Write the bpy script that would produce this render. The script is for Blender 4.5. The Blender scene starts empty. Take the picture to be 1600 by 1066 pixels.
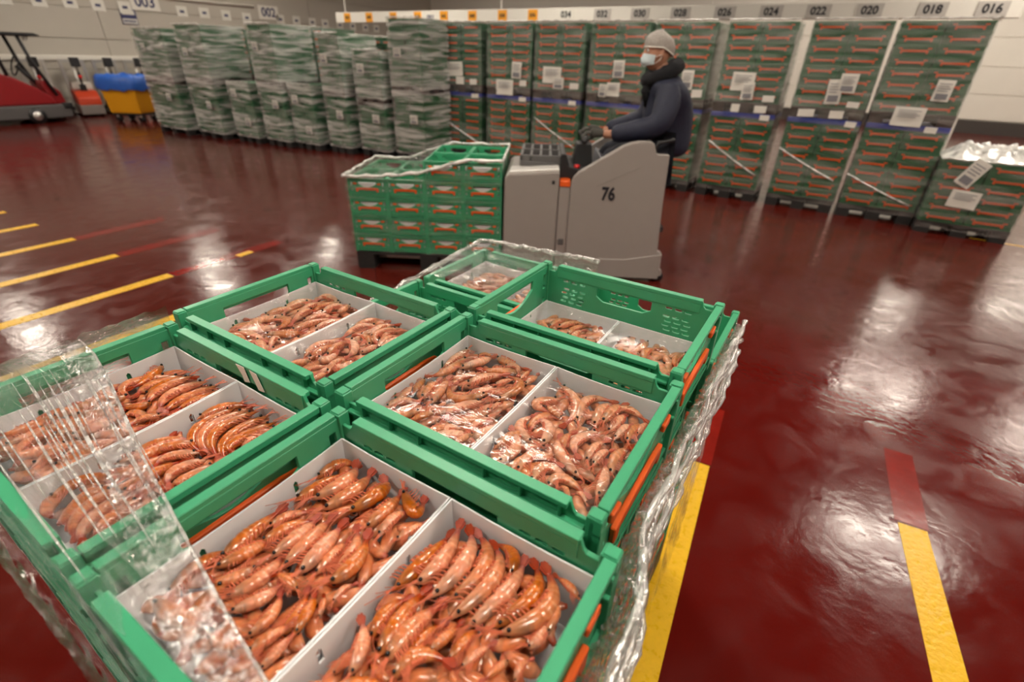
import bpy, bmesh, math, random
from mathutils import Vector, Matrix
rnd = random.Random(7)
scene = bpy.context.scene
COL = scene.collection

# ------------------------------------------------------------------ camera
CAM_H = 1.585
cam_d = bpy.data.cameras.new('camera')
cam = bpy.data.objects.new('camera', cam_d)
COL.objects.link(cam)
cam_d.sensor_width = 36.0
cam_d.lens = 768.922 / 1600 * 36.0
cam_d.clip_start = 0.02
cam_d.clip_end = 200
_p, _r, _h = 0.52502975, 0.03048852, 0.55111375       # pitch down, roll, heading (left of +Y)
_F = Vector((0, math.cos(_p), -math.sin(_p))); _R = Vector((1, 0, 0)); _U = _R.cross(_F)
_R2 = math.cos(_r) * _R + math.sin(_r) * _U
_U2 = -math.sin(_r) * _R + math.cos(_r) * _U
_M = Matrix((( _R2.x, _U2.x, -_F.x), (_R2.y, _U2.y, -_F.y), (_R2.z, _U2.z, -_F.z)))
cam.matrix_world = Matrix.Translation((0, 0, CAM_H)) @ (Matrix.Rotation(_h, 3, 'Z') @ _M).to_4x4()
cam_d.dof.use_dof = True
cam_d.dof.focus_distance = 0.82
cam_d.dof.aperture_fstop = 3.5
scene.camera = cam

# ------------------------------------------------------------------ world, exposure
world = bpy.data.worlds.new('world'); scene.world = world
world.use_nodes = True
world.node_tree.nodes['Background'].inputs[0].default_value = (1.0, 0.93, 0.85, 1)
world.node_tree.nodes['Background'].inputs[1].default_value = 0.05
scene.view_settings.view_transform = 'Standard'
scene.view_settings.look = 'None'
scene.view_settings.gamma = 1
scene.view_settings.use_curve_mapping = False
scene.view_settings.exposure = 0.18
scene.cycles.transparent_max_bounces = 24
scene.cycles.max_bounces = 8
scene.cycles.caustics_reflective = False
scene.cycles.caustics_refractive = False
LAMP_STRENGTH = 44.0
LAMP_COLOR = (1.0, 0.90, 0.76)
LAMP_Z = 4.1
LAMPS = [(x, y) for x in (-14, -10, -6, -2, 2, 6) for y in (2.4, 6.6)] + \
        [(-14, -1.8), (-10, -1.8), (-6, -1.8), (-2.2, -1.4), (0.6, 0.2), (6, -1.8)] + \
        [(-14, 10.2), (-10, 10.4), (-6, 10.4), (2, 11.0), (4.6, 10.8), (2, 15.2), (6, 15.2), (-6, 16.0), (-12, 16.0), (-2.6, 17.4), (1.5, 18.0), (5.5, 18.4)]  # pair over the pallet and last ones by the back wall: added fill lamps

# ------------------------------------------------------------------ materials
def node_mat(name):
    m = bpy.data.materials.new(name); m.use_nodes = True
    nt = m.node_tree
    for n in list(nt.nodes): nt.nodes.remove(n)
    out = nt.nodes.new('ShaderNodeOutputMaterial')
    return m, nt, out
def rgb(c):
    return (c[0], c[1], c[2], 1.0)
def mat(name, color, rough=0.5, metal=0.0, spec=0.5, var=0.12, scale=30.0, bump=0.0, coat=0.0, sss=0.0, rvar=0.0, obj_rand=0.0):
    """principled material with a little noise in its colour, roughness and relief"""
    m, nt, out = node_mat(name)
    b = nt.nodes.new('ShaderNodeBsdfPrincipled')
    tc = nt.nodes.new('ShaderNodeTexCoord')
    nz = nt.nodes.new('ShaderNodeTexNoise'); nz.inputs['Scale'].default_value = scale; nz.inputs['Detail'].default_value = 4
    nt.links.new(tc.outputs['Object'], nz.inputs['Vector'])
    mx = nt.nodes.new('ShaderNodeMix'); mx.data_type = 'RGBA'
    mx.inputs[6].default_value = rgb([c * (1 - var) for c in color]); mx.inputs[7].default_value = rgb([min(1, c * (1 + var)) for c in color])
    nt.links.new(nz.outputs['Fac'], mx.inputs[0])
    col = mx.outputs[2]
    if obj_rand:
        oi = nt.nodes.new('ShaderNodeObjectInfo')
        hsv = nt.nodes.new('ShaderNodeHueSaturation')
        mr = nt.nodes.new('ShaderNodeMapRange'); mr.inputs[3].default_value = 1 - obj_rand; mr.inputs[4].default_value = 1 + obj_rand
        nt.links.new(oi.outputs['Random'], mr.inputs[0]); nt.links.new(mr.outputs[0], hsv.inputs['Value'])
        nt.links.new(col, hsv.inputs['Color']); col = hsv.outputs['Color']
    nt.links.new(col, b.inputs['Base Color'])
    b.inputs['Roughness'].default_value = rough; b.inputs['Metallic'].default_value = metal
    b.inputs['Specular IOR Level'].default_value = spec
    b.inputs['Coat Weight'].default_value = coat; b.inputs['Coat Roughness'].default_value = 0.12
    if sss:
        b.inputs['Subsurface Weight'].default_value = sss; b.inputs['Subsurface Radius'].default_value = (0.012, 0.005, 0.003)
        b.inputs['Subsurface Scale'].default_value = 0.5
    if rvar:
        mr2 = nt.nodes.new('ShaderNodeMapRange'); mr2.inputs[3].default_value = max(0.02, rough - rvar); mr2.inputs[4].default_value = rough + rvar
        nt.links.new(nz.outputs['Fac'], mr2.inputs[0]); nt.links.new(mr2.outputs[0], b.inputs['Roughness'])
    if bump:
        bp = nt.nodes.new('ShaderNodeBump'); bp.inputs['Strength'].default_value = bump; bp.inputs['Distance'].default_value = 0.01
        nt.links.new(nz.outputs['Fac'], bp.inputs['Height']); nt.links.new(bp.outputs[0], b.inputs['Normal'])
    nt.links.new(b.outputs[0], out.inputs[0])
    return m

def film_mat(name, tint, base, wrinkle, haze, rough=0.09, scale=(30, 30, 30), nscale=1.0, bump=0.6, hz_lo=0.45, hz_hi=0.75):
    """clear stretch film: mostly see-through, glossy, with milky wrinkles of its own"""
    m, nt, out = node_mat(name)
    tc = nt.nodes.new('ShaderNodeTexCoord'); mp = nt.nodes.new('ShaderNodeMapping')
    mp.inputs['Scale'].default_value = scale
    nt.links.new(tc.outputs['Object'], mp.inputs['Vector'])
    nz = nt.nodes.new('ShaderNodeTexNoise'); nz.inputs['Scale'].default_value = nscale; nz.inputs['Detail'].default_value = 5
    nz.inputs['Distortion'].default_value = 0.6
    nt.links.new(mp.outputs[0], nz.inputs['Vector'])
    bp = nt.nodes.new('ShaderNodeBump'); bp.inputs['Strength'].default_value = bump; bp.inputs['Distance'].default_value = 0.01
    nt.links.new(nz.outputs['Fac'], bp.inputs['Height'])
    tr = nt.nodes.new('ShaderNodeBsdfTransparent'); tr.inputs[0].default_value = rgb(tint)
    gl = nt.nodes.new('ShaderNodeBsdfGlossy'); gl.inputs['Roughness'].default_value = rough; gl.inputs[0].default_value = (1, 1, 1, 1)
    nt.links.new(bp.outputs[0], gl.inputs['Normal'])
    df = nt.nodes.new('ShaderNodeBsdfDiffuse'); df.inputs[0].default_value = (0.86, 0.85, 0.82, 1)
    lw = nt.nodes.new('ShaderNodeLayerWeight'); lw.inputs['Blend'].default_value = 0.5
    nt.links.new(bp.outputs[0], lw.inputs['Normal'])
    pw = nt.nodes.new('ShaderNodeMath'); pw.operation = 'POWER'; pw.inputs[1].default_value = 4.0
    nt.links.new(lw.outputs['Facing'], pw.inputs[0])
    fr = nt.nodes.new('ShaderNodeMath'); fr.operation = 'MULTIPLY_ADD'; fr.inputs[1].default_value = 0.55; fr.inputs[2].default_value = 0.03
    nt.links.new(pw.outputs[0], fr.inputs[0])
    mr = nt.nodes.new('ShaderNodeMapRange'); mr.inputs[1].default_value = hz_lo; mr.inputs[2].default_value = hz_hi
    mr.inputs[3].default_value = 0.0; mr.inputs[4].default_value = 1.0
    nt.links.new(nz.outputs['Fac'], mr.inputs[0])
    # glossy share = fresnel + base + wrinkle * mask
    m1 = nt.nodes.new('ShaderNodeMath'); m1.operation = 'MULTIPLY_ADD'; m1.inputs[1].default_value = wrinkle; m1.inputs[2].default_value = base
    nt.links.new(mr.outputs[0], m1.inputs[0])
    m2 = nt.nodes.new('ShaderNodeMath'); m2.operation = 'ADD'; m2.use_clamp = True
    nt.links.new(m1.outputs[0], m2.inputs[0]); nt.links.new(fr.outputs[0], m2.inputs[1])
    a = nt.nodes.new('ShaderNodeMixShader'); nt.links.new(m2.outputs[0], a.inputs[0]); nt.links.new(tr.outputs[0], a.inputs[1]); nt.links.new(gl.outputs[0], a.inputs[2])
    m3 = nt.nodes.new('ShaderNodeMath'); m3.operation = 'MULTIPLY'; m3.inputs[1].default_value = haze
    nt.links.new(mr.outputs[0], m3.inputs[0])
    c = nt.nodes.new('ShaderNodeMixShader'); nt.links.new(m3.outputs[0], c.inputs[0]); nt.links.new(a.outputs[0], c.inputs[1]); nt.links.new(df.outputs[0], c.inputs[2])
    nt.links.new(c.outputs[0], out.inputs[0])
    return m

M = {}
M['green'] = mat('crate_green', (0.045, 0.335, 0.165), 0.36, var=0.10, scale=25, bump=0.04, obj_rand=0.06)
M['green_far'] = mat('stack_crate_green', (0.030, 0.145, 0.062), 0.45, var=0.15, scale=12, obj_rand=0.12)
M['orange'] = mat('handle_orange', (0.78, 0.11, 0.012), 0.4, var=0.08)
M['card'] = mat('white_card', (0.80, 0.80, 0.82), 0.55, var=0.03, scale=60)
M['paper'] = mat('paper_white', (0.78, 0.76, 0.70), 0.7, var=0.05)
M['print'] = mat('print_grey', (0.22, 0.22, 0.24), 0.7)
M['ink'] = mat('ink_black', (0.012, 0.012, 0.018), 0.5)
M['navy_ink'] = mat('ink_navy', (0.03, 0.035, 0.12), 0.5)
M['pallet'] = mat('pallet_black', (0.016, 0.015, 0.015), 0.6, var=0.3)
M['pallet_brown'] = mat('pallet_brown', (0.055, 0.035, 0.03), 0.7, var=0.3)
M['blue'] = mat('blue_board', (0.03, 0.05, 0.33), 0.45, var=0.15, scale=8)
M['grey'] = mat('truck_grey', (0.31, 0.28, 0.26), 0.42, var=0.03, scale=14)
M['grey_dark'] = mat('truck_dark_grey', (0.10, 0.095, 0.095), 0.5)
M['black'] = mat('plastic_black', (0.014, 0.014, 0.016), 0.5, var=0.25)
M['silver'] = mat('bare_metal', (0.62, 0.60, 0.58), 0.3, metal=0.9)
M['red_btn'] = mat('button_red', (0.6, 0.02, 0.02), 0.4)
M['scrub_red'] = mat('scrubber_red', (0.28, 0.008, 0.012), 0.3, coat=0.3)
M['stk_red'] = mat('stacker_red', (0.66, 0.06, 0.015), 0.4)
M['bin_yellow'] = mat('bin_yellow', (0.80, 0.36, 0.01), 0.4, var=0.06)
M['bag_blue'] = mat('bag_blue', (0.03, 0.13, 0.55), 0.3, bump=0.5, scale=14)
M['rail_white'] = mat('rail_white', (0.80, 0.77, 0.71), 0.5, var=0.04)
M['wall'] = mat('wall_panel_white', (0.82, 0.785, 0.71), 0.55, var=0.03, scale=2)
M['wall_left'] = mat('wall_panel_dimmed', (0.50, 0.465, 0.405), 0.6, var=0.04, scale=2)  # wall panels darkened: weaker light on this side put into the colour
M['skirt'] = mat('skirting_dark', (0.06, 0.05, 0.045), 0.6)
M['ceil'] = mat('ceiling_white', (0.38, 0.36, 0.33), 0.8, var=0.03)
M['line'] = mat('line_yellow', (0.78, 0.45, 0.012), 0.3, var=0.14, scale=40, bump=0.35, rvar=0.12)
M['patch'] = mat('paint_red', (0.21, 0.010, 0.006), 0.16, var=0.25, scale=14, bump=0.1)
M['sign_orange'] = mat('sign_orange', (0.85, 0.36, 0.02), 0.6)
M['navy'] = mat('jacket_navy', (0.010, 0.013, 0.034), 0.65, var=0.25, scale=40, bump=0.3)
M['fur'] = mat('collar_fur', (0.006, 0.006, 0.009), 0.95, var=0.4, scale=120, bump=1.0)
M['trouser'] = mat('trouser_dark', (0.012, 0.014, 0.024), 0.8)
M['skin'] = mat('skin', (0.42, 0.20, 0.125), 0.55, sss=0.05)
M['glove'] = mat('glove_grey', (0.055, 0.052, 0.045), 0.75, var=0.3)
M['mask'] = mat('mask_blue', (0.60, 0.70, 0.74), 0.8)
M['net'] = mat('hair_net', (0.36, 0.33, 0.30), 0.85, var=0.3, scale=90, bump=0.5)
M['hair'] = mat('hair_dark', (0.03, 0.02, 0.015), 0.7)
M['eye_white'] = mat('eye_white', (0.7, 0.68, 0.65), 0.3)
M['film'] = film_mat('stretch_film', (0.97, 0.97, 0.97), 0.015, 0.26, 0.06, rough=0.05, scale=(3, 130, 30), bump=1.0, hz_lo=.52, hz_hi=.78)
M['film_crush'] = film_mat('crushed_film', (0.95, 0.95, 0.95), 0.03, 0.34, 0.10, rough=0.07, scale=(60, 45, 60), bump=1.0, hz_lo=.45, hz_hi=.7)
M['film_rope'] = film_mat('gathered_film', (0.90, 0.90, 0.90), 0.10, 0.40, 0.38, rough=0.12, scale=(70, 9, 40), bump=1.0, hz_lo=0.35, hz_hi=0.7)
M['film_tray'] = film_mat('tray_film', (0.985, 0.985, 0.985), 0.010, 0.06, 0.03, rough=0.06, scale=(22, 22, 22), bump=0.5)
M['film_stack'] = film_mat('stack_film', (0.94, 0.94, 0.93), 0.02, 0.12, 0.30, rough=0.14, scale=(1.6, 1.6, 14), bump=0.5, hz_lo=0.40, hz_hi=0.80)
M['film_pale'] = film_mat('stack_film_milky', (0.93, 0.93, 0.91), 0.02, 0.10, 0.78, rough=0.2, scale=(1.6, 1.6, 17), bump=0.5, hz_lo=0.38, hz_hi=0.74)
M['film_move'] = film_mat('truck_load_film', (0.97, 0.97, 0.97), 0.02, 0.18, 0.16, rough=0.1, scale=(2, 2, 26), bump=0.6, hz_lo=0.5, hz_hi=0.85)
M['film_cap'] = film_mat('crumpled_film', (0.85, 0.85, 0.84), 0.15, 0.4, 0.75, rough=0.2, scale=(9, 9, 9), bump=1.0, hz_lo=0.2, hz_hi=0.6)

def floor_mat():
    m, nt, out = node_mat('red_epoxy_floor')
    b = nt.nodes.new('ShaderNodeBsdfPrincipled')
    tc = nt.nodes.new('ShaderNodeTexCoord')
    n1 = nt.nodes.new('ShaderNodeTexNoise'); n1.inputs['Scale'].default_value = 0.9; n1.inputs['Detail'].default_value = 6
    n2 = nt.nodes.new('ShaderNodeTexNoise'); n2.inputs['Scale'].default_value = 26; n2.inputs['Detail'].default_value = 4
    n3 = nt.nodes.new('ShaderNodeTexNoise'); n3.inputs['Scale'].default_value = 5.0; n3.inputs['Detail'].default_value = 5; n3.inputs['Distortion'].default_value = 0.8
    for n in (n1, n2, n3): nt.links.new(tc.outputs['Object'], n.inputs['Vector'])
    sx = nt.nodes.new('ShaderNodeSeparateXYZ'); nt.links.new(tc.outputs['Object'], sx.inputs[0])
    # purer red up to y = 3.55, browner red beyond it and towards the left
    add = nt.nodes.new('ShaderNodeMath'); add.operation = 'MULTIPLY_ADD'; add.inputs[1].default_value = 0.10
    nt.links.new(n1.outputs['Fac'], add.inputs[0]); nt.links.new(sx.outputs['Y'], add.inputs[2])
    st = nt.nodes.new('ShaderNodeMapRange'); st.inputs[1].default_value = 3.58; st.inputs[2].default_value = 3.66
    nt.links.new(add.outputs[0], st.inputs[0])
    stx = nt.nodes.new('ShaderNodeMapRange'); stx.inputs[1].default_value = -1.2; stx.inputs[2].default_value = -2.6
    nt.links.new(sx.outputs['X'], stx.inputs[0])
    mxm = nt.nodes.new('ShaderNodeMath'); mxm.operation = 'MAXIMUM'
    nt.links.new(st.outputs[0], mxm.inputs[0]); nt.links.new(stx.outputs[0], mxm.inputs[1])
    ca = nt.nodes.new('ShaderNodeMix'); ca.data_type = 'RGBA'
    ca.inputs[6].default_value = (0.080, 0.0032, 0.0022, 1); ca.inputs[7].default_value = (0.118, 0.0050, 0.003, 1)
    nt.links.new(n1.outputs['Fac'], ca.inputs[0])
    cb = nt.nodes.new('ShaderNodeMix'); cb.data_type = 'RGBA'
    cb.inputs[6].default_value = (0.070, 0.009, 0.006, 1); cb.inputs[7].default_value = (0.105, 0.011, 0.006, 1)
    nt.links.new(n3.outputs['Fac'], cb.inputs[0])
    cm = nt.nodes.new('ShaderNodeMix'); cm.data_type = 'RGBA'
    nt.links.new(mxm.outputs[0], cm.inputs[0]); nt.links.new(ca.outputs[2], cm.inputs[6]); nt.links.new(cb.outputs[2], cm.inputs[7])
    nt.links.new(cm.outputs[2], b.inputs['Base Color'])
    mr = nt.nodes.new('ShaderNodeMapRange'); mr.inputs[1].default_value = 0.3; mr.inputs[2].default_value = 0.7
    mr.inputs[3].default_value = 0.10; mr.inputs[4].default_value = 0.26
    nt.links.new(n3.outputs['Fac'], mr.inputs[0]); nt.links.new(mr.outputs[0], b.inputs['Roughness'])
    b.inputs['Specular IOR Level'].default_value = 0.5
    ad = nt.nodes.new('ShaderNodeMath'); ad.operation = 'MULTIPLY_ADD'; ad.inputs[1].default_value = 0.35
    nt.links.new(n2.outputs['Fac'], ad.inputs[0]); nt.links.new(n3.outputs['Fac'], ad.inputs[2])
    bp = nt.nodes.new('ShaderNodeBump'); bp.inputs['Strength'].default_value = 0.12; bp.inputs['Distance'].default_value = 0.02
    nt.links.new(ad.outputs[0], bp.inputs['Height']); nt.links.new(bp.outputs[0], b.inputs['Normal'])
    nt.links.new(b.outputs[0], out.inputs[0])
    return m
M['floor'] = floor_mat()

def shrimp_mat(name, wet):
    m, nt, out = node_mat(name)
    b = nt.nodes.new('ShaderNodeBsdfPrincipled')
    at = nt.nodes.new('ShaderNodeAttribute'); at.attribute_name = 'Col'
    oi = nt.nodes.new('ShaderNodeObjectInfo')
    tc = nt.nodes.new('ShaderNodeTexCoord')
    nz = nt.nodes.new('ShaderNodeTexNoise'); nz.inputs['Scale'].default_value = 160; nz.inputs['Detail'].default_value = 3
    nt.links.new(tc.outputs['Object'], nz.inputs['Vector'])
    hs = nt.nodes.new('ShaderNodeHueSaturation')
    mv = nt.nodes.new('ShaderNodeMapRange'); mv.inputs[3].default_value = 0.82; mv.inputs[4].default_value = 1.18
    nt.links.new(oi.outputs['Random'], mv.inputs[0])
    mm = nt.nodes.new('ShaderNodeMath'); mm.operation = 'MULTIPLY_ADD'; mm.inputs[1].default_value = 0.5; mm.inputs[2].default_value = 0.75
    nt.links.new(nz.outputs['Fac'], mm.inputs[0])
    m2 = nt.nodes.new('ShaderNodeMath'); m2.operation = 'MULTIPLY'
    nt.links.new(mv.outputs[0], m2.inputs[0]); nt.links.new(mm.outputs[0], m2.inputs[1])
    nt.links.new(m2.outputs[0], hs.inputs['Value'])
    ms = nt.nodes.new('ShaderNodeMapRange'); ms.inputs[3].default_value = 1.12; ms.inputs[4].default_value = 0.84
    nt.links.new(oi.outputs['Random'], ms.inputs[0]); nt.links.new(ms.outputs[0], hs.inputs['Saturation'])
    n2 = nt.nodes.new('ShaderNodeTexNoise'); n2.inputs['Scale'].default_value = 55; n2.inputs['Detail'].default_value = 5
    nt.links.new(tc.outputs['Object'], n2.inputs['Vector'])
    mo = nt.nodes.new('ShaderNodeMapRange'); mo.inputs[1].default_value = 0.50; mo.inputs[2].default_value = 0.72; mo.inputs[3].default_value = 0.0; mo.inputs[4].default_value = 0.55
    nt.links.new(n2.outputs['Fac'], mo.inputs[0])
    mt = nt.nodes.new('ShaderNodeMix'); mt.data_type = 'RGBA'; mt.inputs[7].default_value = (0.42, 0.10, 0.03, 1)
    nt.links.new(mo.outputs[0], mt.inputs[0]); nt.links.new(at.outputs['Color'], mt.inputs[6])
    nt.links.new(mt.outputs[2], hs.inputs['Color']); nt.links.new(hs.outputs[0], b.inputs['Base Color'])
    b.inputs['Roughness'].default_value = 0.30
    b.inputs['Coat Weight'].default_value = wet; b.inputs['Coat Roughness'].default_value = 0.10
    b.inputs['Subsurface Weight'].default_value = 0.12; b.inputs['Subsurface Radius'].default_value = (0.01, 0.004, 0.002); b.inputs['Subsurface Scale'].default_value = 0.4
    bp = nt.nodes.new('ShaderNodeBump'); bp.inputs['Strength'].default_value = 0.18; bp.inputs['Distance'].default_value = 0.002
    nt.links.new(nz.outputs['Fac'], bp.inputs['Height']); nt.links.new(bp.outputs[0], b.inputs['Normal'])
    nt.links.new(b.outputs[0], out.inputs[0])
    return m
M['shrimp'] = shrimp_mat('shrimp_shell', 0.6)
M['shrimp_eye'] = mat('shrimp_eye_black', (0.006, 0.006, 0.008), 0.15)
M['whisker'] = mat('shrimp_whisker', (0.62, 0.16, 0.08), 0.4)

def lamp_mat():
    m, nt, out = node_mat('lamp_diffuser')
    e = nt.nodes.new('ShaderNodeEmission'); e.inputs[0].default_value = rgb(LAMP_COLOR); e.inputs[1].default_value = LAMP_STRENGTH
    nt.links.new(e.outputs[0], out.inputs[0])
    return m
M['lamp'] = lamp_mat()

# ------------------------------------------------------------------ mesh helpers
class MB:
    def __init__(s): s.v = []; s.f = []
    def add(s, vs, fs):
        n = len(s.v); s.v += [tuple(p) for p in vs]; s.f += [tuple(i + n for i in f) for f in fs]
        return s
    def box(s, x0, x1, y0, y1, z0, z1):
        return s.add([(x0, y0, z0), (x1, y0, z0), (x1, y1, z0), (x0, y1, z0), (x0, y0, z1), (x1, y0, z1), (x1, y1, z1), (x0, y1, z1)],
                     [(0, 3, 2, 1), (4, 5, 6, 7), (0, 1, 5, 4), (1, 2, 6, 5), (2, 3, 7, 6), (3, 0, 4, 7)])
    def taper(s, a, b):   # a, b = (x0,x1,y0,y1,z)
        return s.add([(a[0], a[2], a[4]), (a[1], a[2], a[4]), (a[1], a[3], a[4]), (a[0], a[3], a[4]), (b[0], b[2], b[4]), (b[1], b[2], b[4]), (b[1], b[3], b[4]), (b[0], b[3], b[4])],
                     [(0, 3, 2, 1), (4, 5, 6, 7), (0, 1, 5, 4), (1, 2, 6, 5), (2, 3, 7, 6), (3, 0, 4, 7)])
    def prism(s, poly, c0, c1, axis='y'):
        """poly of (a, b); axis y: (x=a, z=b), axis x: (y=a, z=b), axis z: (x=a, y=b)"""
        def P(a, b, c): return {'y': (a, c, b), 'x': (c, a, b), 'z': (a, b, c)}[axis]
        n = len(poly)
        vs = [P(a, b, c0) for a, b in poly] + [P(a, b, c1) for a, b in poly]
        fs = [tuple(range(n)), tuple(range(2 * n - 1, n - 1, -1))] + [(i, i + n, (i + 1) % n + n, (i + 1) % n) for i in range(n)]
        return s.add(vs, fs)
    def tube(s, pts, r, seg=6, cap=True):
        pts = [Vector(p) for p in pts]; n = len(pts)
        rs = r if isinstance(r, (list, tuple)) else [r] * n
        base = len(s.v); up = Vector((0, 0, 1))
        for i, p in enumerate(pts):
            t = (pts[min(i + 1, n - 1)] - pts[max(i - 1, 0)]).normalized()
            a = t.cross(up)
            if a.length < 1e-3: a = t.cross(Vector((1, 0, 0)))
            a.normalize(); b = a.cross(t)
            for k in range(seg):
                th = 2 * math.pi * k / seg
                s.v.append(tuple(p + rs[i] * (math.cos(th) * a + math.sin(th) * b)))
        for i in range(n - 1):
            for k in range(seg):
                k2 = (k + 1) % seg
                s.f.append((base + i * seg + k, base + i * seg + k2, base + (i + 1) * seg + k2, base + (i + 1) * seg + k))
        if cap:
            s.f.append(tuple(base + k for k in range(seg))[::-1]); s.f.append(tuple(base + (n - 1) * seg + k for k in range(seg)))
        return s
    def ball(s, c, r, seg=8, rings=6):
        rx, ry, rz = r if isinstance(r, (tuple, list)) else (r, r, r)
        base = len(s.v)
        for i in range(1, rings):
            ph = math.pi * i / rings
            for k in range(seg):
                th = 2 * math.pi * k / seg
                s.v.append((c[0] + rx * math.sin(ph) * math.cos(th), c[1] + ry * math.sin(ph) * math.sin(th), c[2] + rz * math.cos(ph)))
        t = len(s.v); s.v.append((c[0], c[1], c[2] + rz)); b = len(s.v); s.v.append((c[0], c[1], c[2] - rz))
        for i in range(rings - 2):
            for k in range(seg):
                k2 = (k + 1) % seg
                s.f.append((base + i * seg + k, base + (i + 1) * seg + k, base + (i + 1) * seg + k2, base + i * seg + k2))
        for k in range(seg):
            k2 = (k + 1) % seg
            s.f.append((t, base + k, base + k2)); s.f.append((b, base + (rings - 2) * seg + k2, base + (rings - 2) * seg + k))
        return s
    def grid(s, P):       # P[i][j] of points
        base = len(s.v); n = len(P); k = len(P[0])
        for row in P: s.v += [tuple(q) for q in row]
        for i in range(n - 1):
            for j in range(k - 1):
                s.f.append((base + i * k + j, base + i * k + j + 1, base + (i + 1) * k + j + 1, base + (i + 1) * k + j))
        return s
    def mesh(s, name, material, smooth=False):
        me = bpy.data.meshes.new(name); me.from_pydata(s.v, [], s.f); me.update()
        me.materials.append(material)
        if smooth:
            me.polygons.foreach_set('use_smooth', [True] * len(me.polygons))
        return me
def link(name, me, parent=None, loc=None, rz=None):
    o = bpy.data.objects.new(name, me); COL.objects.link(o)
    if parent: o.parent = parent
    if loc is not None: o.location = loc
    if rz is not None: o.rotation_euler = (0, 0, rz)
    return o
def tag(o, label, cat, group=None, kind=None):
    o['label'] = label; o['category'] = cat
    if group: o['group'] = group
    if kind: o['kind'] = kind
    return o
def empty(name, loc=(0, 0, 0), rz=0.0):
    o = bpy.data.objects.new(name, None); o.empty_display_size = 0.1
    COL.objects.link(o); o.location = loc; o.rotation_euler = (0, 0, rz)
    return o
def bevel(me, w, seg=2):
    bm = bmesh.new(); bm.from_mesh(me)
    es = [e for e in bm.edges if len(e.link_faces) == 2 and e.calc_face_angle(0) > 0.5]
    bmesh.ops.bevel(bm, geom=es, offset=w, segments=seg, affect='EDGES', profile=0.6)
    bm.to_mesh(me); bm.free(); me.update()
    return me
def copy_tree(o, parent=None):
    c = o.copy(); COL.objects.link(c)
    if parent: c.parent = parent
    for ch in [k for k in o.children]: copy_tree(ch, c)
    return c
def plate_with_holes(outline, holes, thick, name, material):
    """flat plate in the XZ plane (outline of (x, z), y from 0 to thick) with real openings"""
    bm = bmesh.new()
    def loop(pts):
        vs = [bm.verts.new((x, 0, z)) for x, z in pts]
        return [bm.edges.new((vs[i], vs[(i + 1) % len(vs)])) for i in range(len(vs))]
    es = loop(outline)
    for h in holes: es += loop(h)
    r = bmesh.ops.triangle_fill(bm, use_beauty=True, use_dissolve=False, edges=es, normal=(0, -1, 0))
    faces = [f for f in bm.faces]
    r = bmesh.ops.extrude_face_region(bm, geom=faces)
    bmesh.ops.translate(bm, verts=[v for v in r['geom'] if isinstance(v, bmesh.types.BMVert)], vec=(0, thick, 0))
    bmesh.ops.recalc_face_normals(bm, faces=bm.faces)
    me = bpy.data.meshes.new(name); bm.to_mesh(me); bm.free(); me.materials.append(material)
    return me
def me_data(me):
    return [tuple(v.co) for v in me.vertices], [tuple(p.vertices) for p in me.polygons]
def text_mesh(s, size, material, name='lettering', bold=0.0):
    cu = bpy.data.curves.new(name, 'FONT'); cu.body = s; cu.size = size; cu.align_x = 'CENTER'; cu.align_y = 'CENTER'
    cu.extrude = 0.002; cu.offset = bold; cu.resolution_u = 3
    o = bpy.data.objects.new(name, cu); COL.objects.link(o)
    dg = bpy.context.evaluated_depsgraph_get()
    me = bpy.data.meshes.new_from_object(o.evaluated_get(dg)); me.name = name
    bpy.data.objects.remove(o); bpy.data.curves.remove(cu)
    me.materials.clear(); me.materials.append(material)
    return me

# ------------------------------------------------------------------ the hall
X0, X1, Y0, Y1, ZC = -17.0, 9.0, -6.0, 20.0, 4.3
def struct(name, me, parent=None, loc=None):
    o = link(name, me, parent, loc); o['kind'] = 'structure'; return o
floor = struct('floor', MB().box(X0 - .3, X1 + .3, Y0 - .3, Y1 + .3, -0.2, 0.0).mesh('floor', M['floor']))
ceiling = struct('ceiling', MB().box(X0 - .3, X1 + .3, Y0 - .3, Y1 + .3, ZC, ZC + .2).mesh('ceiling', M['ceil']))
wall_back = struct('wall_back', MB().box(X0 - .3, X1 + .3, Y1, Y1 + .3, 0, ZC).mesh('wall_back', M['wall']))
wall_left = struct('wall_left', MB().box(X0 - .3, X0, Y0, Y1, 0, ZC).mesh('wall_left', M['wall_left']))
wall_right = struct('wall_right', MB().box(X1, X1 + .3, Y0, Y1, 0, ZC).mesh('wall_right', M['wall']))
wall_front = struct('wall_front', MB().box(X0 - .3, X1 + .3, Y0 - .3, Y0, 0, ZC).mesh('wall_front', M['wall']))
zs = [0.36, 1.0, 1.68, 2.36, 3.1, ZC]
for i in range(len(zs) - 1):
    h = zs[i + 1] - zs[i] - 0.014
    w = 6.5
    pm = bevel(MB().box(0, w - 0.012, -0.03, 0, 0, h).mesh('wall_panel', M['wall']), 0.008, 1)
    for k in range(4): link('wall_panel', pm, wall_back, (X0 + k * w, Y1, zs[i]))
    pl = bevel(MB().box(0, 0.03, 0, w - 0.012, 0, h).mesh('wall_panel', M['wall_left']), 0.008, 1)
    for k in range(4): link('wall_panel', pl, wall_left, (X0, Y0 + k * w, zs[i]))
struct('baseboard_back', MB().box(X0, X1, Y1 - .06, Y1, 0, 0.34).mesh('baseboard', M['skirt']))
struct('baseboard_left', MB().box(X0, X0 + .05, Y0, Y1, 0, 0.16).mesh('baseboard', M['skirt']))
struct('trim_1', bevel(MB().box(X0, X0 + .09, Y0, Y1, 1.2, 1.31).mesh('bumper_rail', M['rail_white']), 0.02, 2))
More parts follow.
